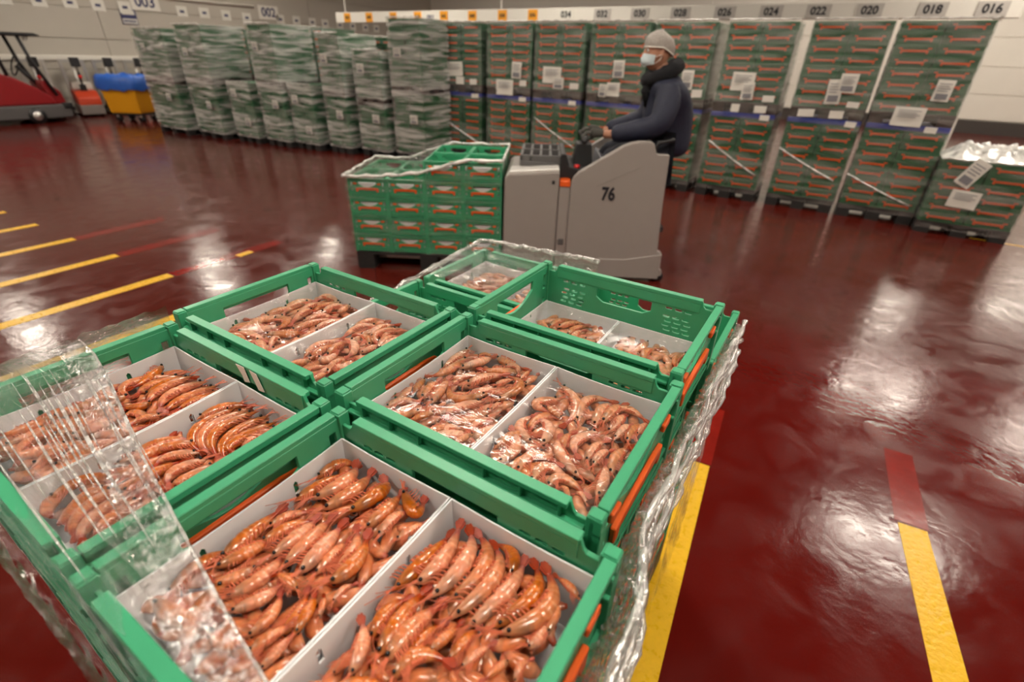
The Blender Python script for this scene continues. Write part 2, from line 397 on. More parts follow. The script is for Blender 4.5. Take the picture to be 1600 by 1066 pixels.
# wall tube light over the left wall signs, and a sign rail strip on the far wall
struct('trim_2', MB().box(X0 + 2, X1 - .5, Y1 - .09, Y1 - .03, 3.14, 3.34).mesh('sign_strip', M['rail_white']))

# floor markings: painted stripes are part of the floor
def stripe(x0, y0, x1, y1, w, m='line', name='floor_stripe', z=0.0015):
    d = Vector((x1 - x0, y1 - y0)); n = Vector((-d.y, d.x)).normalized() * w / 2
    p = [(x0 - n.x, y0 - n.y), (x1 - n.x, y1 - n.y), (x1 + n.x, y1 + n.y), (x0 + n.x, y0 + n.y)]
    me = MB().prism(p, -0.001, z, 'z').mesh(name, M[m])
    o = link(name, me, floor); return o
stripe(0.02, 0.0, -0.142, 1.885, 0.102)
stripe(0.78, 0.9, 0.672, 2.0, 0.098)
stripe(-1.70, 0.045, -1.76, 1.45, 0.105)
for x, y in ((-3.47, 1.66), (-4.23, 1.65), (-5.03, 1.615), (-5.80, 1.585), (-6.575, 1.56), (-7.35, 1.54)):
    stripe(x + 0.045, y - 3.2, x, y, 0.10)
for x, y, l in ((-4.23, 1.65, 1.0), (-5.03, 1.615, 0.9), (-5.80, 1.585, 0.8), (-3.47, 1.66, .5)):
    stripe(x, y + .01, x - .03, y + l, 0.12, 'patch', 'paint_patch', 0.001)
stripe(-0.145, 1.895, -0.18, 2.35, 0.115, 'patch', 'paint_patch', 0.001)
stripe(0.67, 2.01, 0.64, 2.5, 0.115, 'patch', 'paint_patch', 0.001)
stripe(1.45, 7.1, 8.8, 6.55, 0.035)
stripe(1.6, 10.9, 8.8, 9.9, 0.04)
stripe(1.7, 8.6, 2.9, 11.2, 0.035)
stripe(-4.205, 2.2, -4.22, 2.34, 0.07, 'line', 'floor_stripe', 0.0018)

# ceiling lamps, added fill lamps among them
lh = bevel(MB().box(-.70, .70, -.18, .18, 0.0, .09).mesh('housing', M['rail_white']), 0.01, 1)
ld = MB().box(-.66, .66, -.15, .15, -0.025, 0.0).mesh('diffuser', M['lamp'])
for i, (x, y) in enumerate(LAMPS):
    l = empty('ceiling_or_fill_lamp', (x, y, LAMP_Z))
    link('housing', lh, l); link('diffuser', ld, l)
    r = MB().box(-.01, .01, -.01, .01, .09, ZC - LAMP_Z).mesh('hanger', M['rail_white'])
    link('hanger', r, l, (-.5, 0, 0)); link('hanger', r, l, (.5, 0, 0))
    tag(l, 'white strip lamp hanging from the hall ceiling', 'lamp', 'strip lamps on the ceiling')

# suspended sign beam behind the tall stacks with its location plates
by = 12.0
beam = empty('sign_beam', (0, by, 2.43))
link('beam', bevel(MB().box(-13.9, 1.75, 0, .08, -.125, .135).mesh('beam', M['rail_white']), 0.01, 1), beam)
for px in (-11.76, -5.2, 1.5):
    link('post', MB().box(px - .05, px + .05, .02, .12, -2.43, -.10).mesh('post', M['rail_white']), beam)
for px in (-13.5, -8, -3, 1.2):
    link('hanger', MB().box(px - .012, px + .012, .03, .05, .1, ZC - 2.43).mesh('hanger', M['rail_white']), beam)
tag(beam, 'long white beam behind the tall stacks carrying location plates', 'beam')
bx = [-13.40, -12.50, -11.56, -10.66, -9.76, -8.84, -7.93, -7.07, -6.19, -5.30, -4.44, -3.58, -2.71, -1.87, -1.08, -0.29, 0.60, 1.37]
ORDN = ['end', 'second', 'third', 'fourth', 'fifth', 'sixth', 'seventh', 'eighth', 'ninth', 'tenth']
num0 = 16 + 2 * (len(bx) - 1)
pw = bevel(MB().box(-.20, .20, 0, .012, -.105, .105).mesh('plate', M['paper']), 0.004, 1)
pg = bevel(MB().box(-.20, .20, 0, .012, -.105, .105).mesh('plate', mat('plate_grey', (0.52, 0.49, 0.46), 0.6)), 0.004, 1)
po = bevel(MB().box(-.13, .13, 0, .012, -.115, .115).mesh('plate', M['sign_orange']), 0.004, 1)
for i, x in enumerate(bx):
    s = empty('location_sign', (x, by - .016, 2.43))
    n = '%03d' % (num0 - 2 * i)
    if i < 8:
        link('plate', po, s); t = link('number', text_mesh(n, .10, M['ink'], 'number', .003), s, (0, -.002, 0)); t.rotation_euler = (math.pi / 2, 0, 0)
        tag(s, 'orange plate numbered %s, %s plate from the beam end over the milky stacks' % (n, ORDN[i]), 'sign', 'location plates on the beam')
    else:
        link('plate', pg if i > 8 else pw, s); t = link('number', text_mesh(n, .17, M['ink'], 'number', .006), s, (0, -.002, 0)); t.rotation_euler = (math.pi / 2, 0, 0)
        tag(s, 'grey plate numbered %s, %s plate from the beam end over the half-height stack' % (n, ORDN[17 - i]), 'sign', 'location plates on the beam')
s = empty('aisle_sign', (-10.2, by - .016, 2.40))
link('plate', bevel(MB().box(-.22, .22, 0, .012, -.09, .09).mesh('plate', M['paper']), .004, 1), s)
t = link('number', text_mesh('001', .17, M['navy_ink'], 'number', .004), s, (0, -.002, 0)); t.rotation_euler = (math.pi / 2, 0, 0)
tag(s, 'white aisle plate numbered 001 on the beam', 'sign')

# plates and big aisle numbers on the left wall
wx = X0 + 0.034
pl = bevel(MB().box(0, .012, -.15, .15, -.13, .13).mesh('plate', M['paper']), .004, 1)
pk = MB().box(.0, .003, -.06, .06, -.03, .03).mesh('print', M['navy_ink'])
for i, (y, z) in enumerate([(5.2, 2.42), (5.85, 2.42), (6.47, 2.43), (7.06, 2.42), (7.66, 2.42), (9.13, 2.43), (9.77, 2.44), (10.43, 2.42), (11.1, 2.40), (12.3, 2.43), (12.92, 2.43), (13.57, 2.42), (14.12, 2.41), (14.78, 2.40), (15.39, 2.40), (16.03, 2.39), (16.6, 2.38)]):
    s = empty('wall_plate', (wx + .03 * (i == 4), y, z))
    link('plate', pl, s); link('print', pk, s, (.012, 0, 0))
    tag(s, 'small white printed plate on the left wall ' + ('above the scrubber and stackers' if y < 8 else ('under the white tube fitting' if y < 11.5 else 'past the 002 plate')), 'sign', 'location plates on the left wall')
for y, z, n, wh in ((8.2, 2.57, '003', 'beside the notice board'), (11.9, 2.585, '002', 'past the tube fitting')):
    s = empty('aisle_sign', (wx, y, z))
    link('plate', bevel(MB().box(0, .012, -.36, .36, -.19, .19).mesh('plate', M['rail_white']), .004, 1), s)
    t = link('number', text_mesh(n, .34, M['navy_ink'], 'number', .008), s, (.0135, 0, 0)); t.rotation_euler = (math.pi / 2, 0, math.pi / 2)
    tag(s, 'white aisle plate with large dark number %s on the wall %s' % (n, wh), 'sign')
s = empty('notice_board', (wx, 7.70, 2.21))
link('board', bevel(MB().box(0, .02, -.19, .19, -.17, .17).mesh('board', M['navy_ink']), .004, 1), s)
link('panel', MB().box(.02, .024, -.17, .17, -.15, -.04).mesh('panel', M['paper']), s)
link('panel', MB().box(.02, .024, -.15, .15, .05, .15).mesh('panel', M['paper']), s)
for k in range(7):
    link('print', MB().box(.024, .026, -.15 + k * .043, -.12 + k * .043, -.125, -.065).mesh('print', M['navy_ink']), s)
tag(s, 'navy and white notice board under a wall plate', 'sign')
s = empty('wall_tube_lamp', (wx, 10.1, 2.72))
link('housing', MB().box(0, .06, -1.3, 1.3, -.03, .03).mesh('housing', M['rail_white']), s)
link('tube', MB().tube([(.085, -1.26, 0), (.085, 1.26, 0)], .025, 8).mesh('tube', M['rail_white'], True), s)
tag(s, 'long white tube fitting above the left wall plates', 'lamp')

# ------------------------------------------------------------------ crates
CL, CW, CH = 0.40, 0.30, 0.147
def stadium(cx, cz, w, h, n=3):
    r = h / 2; a = w / 2 - r; p = []
    for k in range(n + 1):
        t = -math.pi / 2 + math.pi * k / n; p.append((cx + a + r * math.cos(t), cz + r * math.sin(t)))
    for k in range(n + 1):
        t = math.pi / 2 + math.pi * k / n; p.append((cx - a + r * math.cos(t), cz + r * math.sin(t)))
    return p
def grip(cx, w, ztop, zend, zmid, n=8):
    """hand hole: straight top edge, bottom edge bowed down"""
    p = [(cx + w / 2, zend), (cx + w / 2, ztop), (cx - w / 2, ztop), (cx - w / 2, zend)]
    for k in range(1, n):
        t = k / n; p.append((cx - w / 2 + w * t, zend - (zend - zmid) * math.sin(math.pi * t)))
    return p
def make_crate_meshes():
    D = {}
    # end wall (short side): local plate x along the width, built facing -Y then turned
    out = [(-.150, .004), (.150, .004), (.150, .1405), (-.150, .1405)]
    holes = [grip(0, .140, .125, .104, .078)]
    for sgn in (-1, 1):
        holes.append([(sgn * .118, .088), (sgn * .128, .088), (sgn * .128, .122), (sgn * .118, .122)])
        holes.append([(sgn * .118, .052), (sgn * .128, .052), (sgn * .128, .066), (sgn * .118, .066)])
    pm = plate_with_holes(out, holes, .006, 'end_wall', M['green'])
    mb = MB(); v, f = me_data(pm); bpy.data.meshes.remove(pm)
    mb.add([(x, y - .192, z) for x, y, z in v], f)           # outer face at y=-.192, inner at -.186
    mb.box(-.132, .132, -.200, -.1865, .1375, .147)            # top flange
    mb.box(-.132, .132, -.1935, -.1925, .118, .1375)
    mb.box(-.145, .145, -.198, -.192, .026, .032)              # lower outer ribs
    mb.box(-.145, .145, -.198, -.192, .006, .012)
    for k in (-.11, -.05, .05, .11): mb.box(k - .002, k + .002, -.197, -.192, .012, .026)
    for sgn in (-1, 1):                                          # corner posts with rounded cap
        a, b = sorted((sgn * .1335, sgn * .150))
        mb.taper((a, b, -.200, -.182, .0), (a, b, -.200, -.182, .1455))
        mb.box(a + .001, b - .001, -.199, -.184, .1455, .1478)
        a, b = sorted((sgn * .128, sgn * .150))
        mb.box(a, b, -.200, -.186, .120, .126); mb.box(a, b, -.200, -.186, .090, .095)
    D['end'] = bevel(mb.mesh('end_wall', M['green']), 0.0009, 1)
    # side wall (long side)
    T = .1455
    out = [(-.184, .004), (.184, .004), (.184, .130), (.168, .130), (.164, .134), (.160, T), (-.160, T), (-.164, .134), (-.168, .130), (-.184, .130)]
    holes = [[(-.062, .116), (-.062, .096), (-.045, .086), (.045, .086), (.062, .096), (.062, .116)]]
    for sgn in (-1, 1):
        for c in range(3):
            x = sgn * (.098 + c * .020)
            for z, dx in ((.1125, 0), (.094, -.004), (.084, .004), (.074, -.002), (.064, .006)):
                holes.append(stadium(x + sgn * dx * .6, z, .015, .0048))
    pm = plate_with_holes(out, holes, .005, 'side_wall', M['green'])
    v, f = me_data(pm); bpy.data.meshes.remove(pm)
    mb = MB(); mb.add([(x, y - .142, z) for x, y, z in v], f)  # outer face y=-.142
    mb.box(-.159, .159, -.149, -.135, .139, .1462)              # top rail
    mb.box(-.180, .180, -.149, -.142, .118, .1225)              # second rail
    mb.box(-.159, .159, -.137, -.1355, .119, .139)              # thick inner band under the rim
    for k in range(-3, 4):
        if k: mb.box(k * .05 - .0015, k * .05 + .0015, -.148, -.142, .1225, .139)
    mb.box(-.182, .182, -.148, -.142, .028, .033); mb.box(-.182, .182, -.148, -.142, .006, .011)
    for k in range(-4, 5): mb.box(k * .04 - .0015, k * .04 + .0015, -.147, -.142, .011, .028)
    D['side'] = bevel(mb.mesh('side_wall', M['green']), 0.0007, 1)
    mb = MB().box(-.186, .186, -.137, .137, .006, .010)
    mb.box(-.182, .182, -.132, -.124, 0, .006); mb.box(-.182, .182, .124, .132, 0, .006)
    mb.box(-.182, -.174, -.124, .124, 0, .006); mb.box(.174, .182, -.124, .124, 0, .006)
    for k in range(-3, 4): mb.box(k * .05 - .002, k * .05 + .002, -.124, .124, .001, .006)
    D['base'] = mb.mesh('base', M['green'])
    # orange bracket handle: bar with turned-down ends and two clips beside the grip
    mb = MB().prism([(-.088, .046), (-.074, .046), (-.070, .060), (.070, .060), (.074, .046), (.088, .046), (.090, .074), (.060, .078), (-.060, .078), (-.090, .074)], -.2000, -.1925, 'y')
    mb.prism([(-.108, .100), (-.080, .100), (-.080, .112), (-.108, .116)], -.199, -.1925, 'y')
    mb.prism([(.108, .100), (.080, .100), (.080, .112), (.108, .116)][::-1], -.199, -.1925, 'y')
    D['handle'] = bevel(mb.mesh('handle', M['orange']), 0.0015, 1)
    return D
CM = make_crate_meshes()
def make_crate():
    c = empty('shrimp_crate')
    link('base', CM['base'], c)
    link('side_wall', CM['side'], c); link('side_wall', CM['side'], c, rz=math.pi)
    for a in (math.pi / 2, -math.pi / 2):
        link('end_wall', CM['end'], c, rz=a)
        link('handle', CM['handle'], c, rz=a)['label'] = 'orange bracket handle'
    return c
proto = make_crate(); proto_used = [False]
def place_crate(x, y, z, rz, label, group):
    if not proto_used[0]: o = proto; proto_used[0] = True
    else: o = copy_tree(proto)
    o.location = (x, y, z); o.rotation_euler = (0, 0, rz)
    tag(o, label, 'crate', group)
    return o
def pallet(name, w, d, h, m, loc, rz, label, group=None):
    """deck boards on nine blocks and three skids"""
    p = empty(name, loc, rz)
    n = 7; bw = d / n * .82
    for k in range(n):
        y = -d / 2 + bw / 2 + k * (d - bw) / (n - 1)
        link('deck_board', MB().box(-w / 2, w / 2, y - bw / 2, y + bw / 2, h - .022, h).mesh('deck_board', M[m]), p)
    for x in (-w / 2 + .07, 0, w / 2 - .07):
        link('skid', MB().box(x - .07, x + .07, -d / 2, d / 2, 0, .022).mesh('skid', M[m]), p)
        for y in (-d / 2 + .07, 0, d / 2 - .07):
            link('block', MB().box(x - .07, x + .07, y - .07, y + .07, .022, h - .022).mesh('block', M[m]), p)
    link('gap_backing', MB().box(-w / 2 + .14, w / 2 - .14, -.02, .02, .022, h - .022).mesh('gap_backing', M[m]), p)  # dark backing added to close the bright gap under the deck
    tag(p, label, 'pallet', group)
    return p

# ------------------------------------------------------------------ the open pallet of shrimp crates
PZ = 0.15
def noise1(a, b=0.0, c=0.0):
    return (math.sin(a * 1.7 + b * 2.3 + c) + math.sin(a * 3.1 - b * 1.9 + 1.3 + c * 2) * .6 + math.sin(a * 5.7 + b * 4.1 + c * .7) * .35) / 1.95
pallet('shipping_pallet', 0.80, 1.28, PZ, 'pallet', (-.530, .652, 0), 0, 'dark pallet under the open shrimp crates')
ROWY = [.173, .490, .809, 1.128]
TOPX = {'L': -.682, 'D': -.265, 'C': -.716, 'M': -.295, 'F': -.304}
CRATE_TXT = {
    'D': 'corner crate beside the yellow stripe',
    'L': 'crate half covered by loose film',
    'M': 'middle crate on the yellow stripe side',
    'C': 'middle crate away from the yellow stripe',
    'F': 'end crate facing the grey truck',
    'G': 'sunken crate under taut film'}
for r in range(4):
    for side in (0, 1):
        x = (TOPX['L'], TOPX['D']) if r == 0 else ((TOPX['C'], TOPX['M']) if r == 1 else ((-.708, -.304) if r == 2 else (-.706, -.300)))
        xt = x[side]
        top = 6 if (r < 2 or (r == 2 and side == 1)) else 5
        for k in range(top + 1):
            z = PZ + k * CH
            jx = 0 if k == top else rnd.uniform(-.0015, .0015); jy = 0 if k == top else rnd.uniform(-.002, .002)
            x = xt if k == top else (-.328 if side else -.732)
            key = {(0, 0): 'L', (0, 1): 'D', (1, 0): 'C', (1, 1): 'M', (2, 1): 'F', (3, 0): 'G'}.get((r, side))
            if k == top and key:
                lab = {'D': 'green crate at the pallet corner beside the yellow stripe, two trays of orange shrimp',
                       'L': 'green crate of shrimp trays half covered by a loose film sheet',
                       'M': 'green crate with two film-sealed shrimp trays, middle of the yellow stripe side',
                       'C': 'green crate with two sealed shrimp trays, middle of side away from stripe',
                       'F': 'green crate facing the grey truck with its shrimp trays set deep',
                       'G': 'sunken green crate under taut film, a layer below its neighbours'}[key]
                place_crate(x, ROWY[r], z, 0, lab, 'top crates of the open pallet')
            elif k == top:
                place_crate(x, ROWY[r], z, 0, 'empty sunken green crate beside the crate of deep-set trays' if side == 0 else 'empty green crate, one layer lower, behind the crate of deep-set trays', 'empty crates of the open pallet')
            else:
                place_crate(x + jx, ROWY[r] + jy, z, 0, 'green crate, %s layer up, %s side of the open pallet' % (('bottom', 'second', 'third', 'fourth', 'fifth', 'sixth')[k], 'yellow stripe' if side else 'far'), 'lower crates of the open pallet')

# white card trays
TW, TL, TH = .1835, .269, .0985
def tray_meshes():
    D = {}
    fl = .005
    def flare(me, sx, sy):
        for v in me.vertices:
            k = v.co.z / TH
            v.co.x += sx * fl * (k - 1); v.co.y += sy * fl * (k - 1)
        return me
    # long panel along y, drawn in XZ then turned so x -> y
    holes = [[(-.060, .068), (-.054, .068), (-.054, .083), (-.057, .086), (-.060, .083)], [(.054, .068), (.060, .068), (.060, .083), (.057, .086), (.054, .083)]]
    pts = [(-TL / 2, .001), (TL / 2, .001)] + [(TL / 2 - TL * k / 8, TH - .0035 * math.sin(math.pi * k / 8)) for k in range(9)]
    pm = plate_with_holes(pts, holes, .0022, 'side_panel', M['card'])
    for v in pm.vertices:
        x, y, z = v.co
        v.co = (TW / 2 - y, x, z)
    bm = bmesh.new(); bm.from_mesh(pm); bmesh.ops.recalc_face_normals(bm, faces=bm.faces); bm.to_mesh(pm); bm.free()
    D['side'] = flare(pm, 1, 0)
    pts = [(-TW / 2 + .0024, .001), (TW / 2 - .0024, .001)] + [(TW / 2 - .0024 - (TW - .0048) * k / 6, TH - .0022 * math.sin(math.pi * k / 6)) for k in range(7)]
    pm = plate_with_holes(pts, [], .0022, 'end_panel', M['card'])
    for v in pm.vertices: v.co.y -= TL / 2
    for v in pm.vertices:
        k = v.co.z / TH; v.co.y -= fl * (k - 1); v.co.x *= 1 - .05 * (1 - k)
    D['end'] = pm
    D['base'] = MB().box(-TW / 2 + fl, TW / 2 - fl, -TL / 2 + fl, TL / 2 - fl, 0, .002).mesh('base', M['card'])
    return D
TM = tray_meshes()
def make_tray(x, y, z, label, film, zs=1.0):
    t = empty('shrimp_tray', (x, y, z)); t.scale = (1, 1, zs)
    link('base', TM['base'], t)
    link('side_panel', TM['side'], t); link('side_panel', TM['side'], t, rz=math.pi)
    link('end_panel', TM['end'], t); link('end_panel', TM['end'], t, rz=math.pi)
    if film:
        n, k = 14, 18
        sd = rnd.uniform(0, 9)
        P = [[(-TW / 2 + .004 + (TW - .008) * i / n, -TL / 2 + .004 + (TL - .008) * j / k,
               TH - .0035 + .0022 * noise1(i * 1.1, j * .9, sd) * math.sin(math.pi * i / n) * math.sin(math.pi * j / k) + .002 * math.sin(math.pi * i / n)) for j in range(k + 1)] for i in range(n + 1)]
        f = link('film_cover', MB().grid(P).mesh('film_cover', M['film_tray'], True), t)
        f['label'] = 'clear sealing film over the shrimp'
    tag(t, label, 'tray', 'white shrimp trays')
    return t
TRAYS = {}
def crate_trays(key, cx, cy, cz, film, zs=1.0):
    for s, side in ((-1, 'far-side'), (1, 'stripe-side')):
        x = cx + s * .0922; z = cz + .0105
        side = 'stripe-side' if s > 0 else 'other'
        TRAYS[key + ('1' if s < 0 else '2')] = (x, cy, z + TH * zs - TH)
        make_tray(x, cy, z, 'white card tray of shrimp, %s half of the %s' % (side, CRATE_TXT[key]), film, zs)
TZ = PZ + 6 * CH
crate_trays('D', TOPX['D'], ROWY[0], TZ, False)
crate_trays('L', TOPX['L'], ROWY[0], TZ, False)
crate_trays('C', TOPX['C'], ROWY[1], TZ, True)
crate_trays('M', TOPX['M'], ROWY[1], TZ, True)
crate_trays('F', TOPX['F'], ROWY[2], TZ, True, .45)      # shallow trays, set deep
crate_trays('G', -.706, ROWY[3], PZ + 5 * CH, True)

# ------------------------------------------------------------------ shrimp
# per tray: head, middle of the back and tail of every shrimp on top, in millimetres on the pallet
SHRIMP = {
  'D1': [
    (-434,249,-433,282,-415,314), (-427,213,-419,244,-408,279), (-410,223,-398,263,-408,294), (-392,221,-381,260,-386,297),
    (-362,232,-351,275,-360,307), (-331,231,-328,263,-330,293), (-307,230,-311,257,-305,278), (-335,303,-297,278,-298,308),
    (-289,239,-284,258,-278,279), (-420,120,-424,152,-429,196), (-419,174,-415,194,-403,216), (-407,156,-399,182,-387,209),
    (-382,148,-379,182,-382,210), (-361,148,-366,186,-372,222), (-340,153,-345,187,-351,219), (-328,163,-332,188,-333,213),
    (-311,172,-314,200,-333,226), (-308,163,-302,192,-315,225), (-385,140,-391,117,-413,102), (-418,110,-406,141,-404,165),
    (-383,97,-370,131,-377,163), (-365,93,-349,117,-347,139), (-323,142,-343,144,-361,141), (-305,107,-306,126,-319,148),
    (-292,112,-300,134,-310,150), (-289,136,-296,148,-303,155), (-329,88,-326,112,-339,133), (-312,80,-308,100,-302,119),
    (-294,79,-294,96,-296,116), (-357,71,-338,74,-324,83), (-325,63,-310,71,-304,85), (-288,153,-291,167,-288,180),
  ],
  'D2': [
    (-251,194,-246,235,-245,279), (-236,211,-230,246,-243,295), (-214,205,-208,256,-225,293), (-199,213,-189,266,-217,298),
    (-186,198,-173,258,-192,294), (-168,202,-156,254,-158,296), (-149,215,-131,264,-144,299), (-140,213,-112,259,-130,299),
    (-162,271,-171,294,-197,303), (-87,288,-104,294,-121,298), (-233,150,-240,172,-233,197), (-215,140,-222,174,-224,213),
    (-206,141,-207,172,-202,208), (-196,151,-194,175,-188,198), (-181,169,-177,185,-174,206), (-163,172,-161,194,-159,214),
    (-149,174,-145,189,-138,207), (-224,116,-233,139,-250,156), (-240,110,-237,126,-242,142), (-191,134,-189,159,-162,173),
    (-138,160,-148,164,-159,172), (-191,134,-205,133,-220,136), (-118,202,-121,192,-128,177), (-112,223,-105,235,-107,263),
    (-101,238,-103,262,-112,271), (-104,191,-107,204,-103,217),
  ],
  'M1': [
    (-468,622,-470,569,-462,529), (-452,587,-450,537,-464,501), (-440,544,-421,580,-411,606), (-441,600,-431,611,-412,610),
    (-401,515,-389,545,-367,577), (-406,558,-418,537,-422,517), (-344,504,-327,558,-361,581), (-357,523,-387,475,-423,500),
    (-364,541,-357,558,-348,577), (-352,499,-374,458,-378,435), (-337,494,-345,450,-375,434), (-419,445,-425,479,-436,516),
    (-432,444,-440,473,-446,501), (-464,400,-459,425,-440,445), (-398,435,-405,416,-418,397), (-367,433,-369,408,-390,397),
    (-339,425,-358,416,-342,399), (-321,429,-326,407,-332,394), (-324,472,-330,448,-331,425), (-331,484,-330,499,-329,511),
    (-409,622,-385,619,-352,618), (-383,597,-364,606,-347,590), (-336,572,-336,594,-336,607), (-326,571,-322,591,-323,612),
    (-465,421,-464,444,-470,464), (-470,496,-464,472,-461,454), (-402,465,-399,455,-406,447), (-427,415,-437,408,-449,400),
  ],
  'M2': [
    (-282,607,-233,575,-225,520), (-255,573,-282,538,-255,529), (-231,527,-251,532,-266,541), (-238,460,-275,475,-273,517),
    (-232,458,-237,494,-266,510), (-208,528,-223,587,-191,616), (-185,536,-193,575,-186,608), (-178,545,-177,582,-170,607),
    (-165,533,-162,570,-160,590), (-152,525,-148,555,-144,571), (-134,534,-138,561,-126,587), (-128,554,-128,575,-123,590),
    (-174,530,-192,494,-182,466), (-157,435,-201,460,-220,492), (-228,393,-230,434,-193,441), (-207,391,-206,427,-168,427),
    (-186,397,-180,420,-142,416), (-263,394,-255,430,-279,465), (-256,441,-241,451,-228,451), (-129,415,-133,446,-143,478),
    (-200,470,-210,489,-208,514), (-165,466,-168,491,-161,519), (-154,459,-154,485,-147,505), (-129,462,-136,495,-128,528),
    (-155,393,-165,406,-175,404), (-135,403,-147,413,-157,411), (-240,393,-238,417,-227,442), (-175,592,-157,600,-129,592),
    (-229,599,-246,592,-259,591),
  ],
  'L1': [
    (-812,275,-840,219,-800,203), (-795,280,-803,238,-800,211), (-776,287,-777,239,-764,209), (-748,295,-759,245,-735,213),
    (-719,296,-727,245,-720,213), (-704,295,-714,254,-716,226), (-764,217,-763,199,-789,187), (-712,209,-726,189,-726,171),
    (-722,197,-754,190,-755,174),
  ],
  'L2': [
    (-649,285,-647,220,-600,199), (-628,291,-631,226,-584,201), (-610,294,-615,232,-570,203), (-593,300,-594,237,-559,206),
    (-567,293,-576,236,-559,218), (-558,290,-567,251,-559,231), (-619,207,-640,180,-641,159), (-592,196,-615,172,-617,151),
    (-578,198,-589,163,-575,143), (-560,202,-563,158,-562,145), (-635,110,-624,68,-603,52), (-621,113,-607,70,-580,50),
    (-601,119,-585,72,-566,51), (-578,121,-572,81,-563,62), (-621,134,-611,120,-610,106),
  ],
  'C1': [
    (-796,602,-850,620,-861,587), (-857,574,-866,544,-856,506), (-850,475,-816,486,-807,454), (-795,550,-797,586,-771,604),
    (-817,549,-822,530,-805,487), (-783,471,-779,512,-757,555), (-813,436,-777,455,-763,485), (-862,481,-859,456,-867,405),
    (-864,413,-828,419,-788,424), (-760,432,-776,432,-751,404), (-740,428,-741,451,-742,474), (-803,413,-778,407,-747,391),
    (-773,610,-767,584,-771,567), (-798,506,-787,541,-764,558),
  ],
  'C2': [
    (-665,580,-690,555,-688,512), (-684,424,-695,466,-671,506), (-665,510,-632,493,-619,464), (-665,442,-644,442,-657,481),
    (-616,594,-638,553,-610,526), (-623,516,-647,535,-674,534), (-611,415,-623,441,-614,468), (-666,426,-670,408,-688,391),
    (-646,395,-642,413,-627,428), (-612,382,-612,400,-614,417), (-670,393,-640,390,-620,385), (-614,489,-611,508,-611,530),
  ],
}
PROF = [(0, .02), (.03, .12), (.07, .34), (.12, .58), (.20, .80), (.30, .92), (.38, .95), (.395, .88), (.42, .97), (.55, .95), (.68, .83), (.78, .68), (.87, .52), (.94, .40), (1.0, .28)]
def prof(t):
    for (a, ra), (b, rb) in zip(PROF, PROF[1:]):
        if t <= b: return ra + (rb - ra) * (t - a) / (b - a)
    return .2
SEG = [.395, .49, .58, .665, .745, .82, .90]
def lerp3(a, b, k): return tuple(x + (y - x) * k for x, y in zip(a, b))
PAL = {'orange': dict(body=(.66, .165, .032), pale=(.80, .42, .22), head=(.46, .165, .060), dark=(.075, .05, .04), tail=(.38, .045, .015), belly=(.66, .24, .10)),
       'film_paled': dict(body=(.68, .255, .11), pale=(.80, .46, .31), head=(.56, .26, .13), dark=(.10, .07, .055), tail=(.46, .085, .04), belly=(.74, .35, .20))}  # paler copy for sealed trays: light and film haze put into the colour
def shrimp_body(h, m, t, r, pal, seed, nr=44, seg=10):
    """one shrimp lying on its side along the arc head - back - tail; returns mesh data in coords about the point m"""
    rr = random.Random(seed)
    H, Mi, T = Vector(h), Vector(m), Vector(t)
    ctl = 2 * Mi - .5 * (H + T)
    def P(u): return (1 - u) ** 2 * H + 2 * u * (1 - u) * ctl + u * u * T
    def D(u):
        d = 2 * (1 - u) * (ctl - H) + 2 * u * (T - ctl)
        return d.normalized() if d.length > 1e-6 else (T - H).normalized()
    chord = T - H
    bend = Mi - .5 * (H + T); bend.z = 0
    side = Vector((-chord.y, chord.x, 0)).normalized()
    sgn = 1 if side.dot(bend) >= 0 else -1
    V, F, C = [], [], []
    z = Vector((0, 0, 1))
    us = [i / (nr - 1) for i in range(nr)]
    for u in us:
        d = D(u); n = Vector((-d.y, d.x, 0)).normalized() * sgn        # towards the back
        # segment saw: each plate flares a little over the next one
        k = 0
        for a, b in zip(SEG, SEG[1:]):
            if a <= u < b: k = (u - a) / (b - a)
        rad = r * prof(u) * (1 + (.07 * k if u > .395 else 0))
        band = 0.0
        for s in SEG[1:-1]:
            band = max(band, 1 - abs(u - s) / .016)
        for j in range(seg):
            th = 2 * math.pi * j / seg
            ca, sa = math.cos(th), math.sin(th)          # ca towards back, sa towards up
            p = P(u) + n * (rad * ca * 1.04) + z * (rad * sa * .86)
            V.append(p - Mi)
            c = pal['body']
            if u < .39: c = lerp3(pal['head'], pal['body'], max(0, (u - .2) / .19))
            c = lerp3(c, pal['belly'], max(0, -ca) * .75)
            if u > .395: c = lerp3(c, pal['pale'], max(0, band) * .5)
            if u > .84: c = lerp3(c, pal['tail'], min(1, (u - .84) / .08))
            if u < .12: c = lerp3(c, pal['tail'], .5 * (1 - u / .12))
            dk = math.exp(-((u - .24) / .055) ** 2) * max(0, .25 + .75 * ca) * rr.choice((.0, .35, .7, .8))
            c = lerp3(c, pal['dark'], min(.85, dk))
            v = .93 + .14 * math.sin(j * 2.1 + u * 37 + seed)
            C.append((c[0] * v, c[1] * v, c[2] * v, 1))
    for i in range(nr - 1):
        for j in range(seg):
            j2 = (j + 1) % seg
            q = (i * seg + j, (i + 1) * seg + j, (i + 1) * seg + j2, i * seg + j2)
            F.append(q if sgn < 0 else q[::-1])
    F.append(tuple(range(seg)) if sgn > 0 else tuple(range(seg))[::-1])
    e = (nr - 1) * seg
    F.append(tuple(e + j for j in range(seg))[::-1] if sgn > 0 else tuple(e + j for j in range(seg)))
    return V, F, C, P, D, sgn, Mi
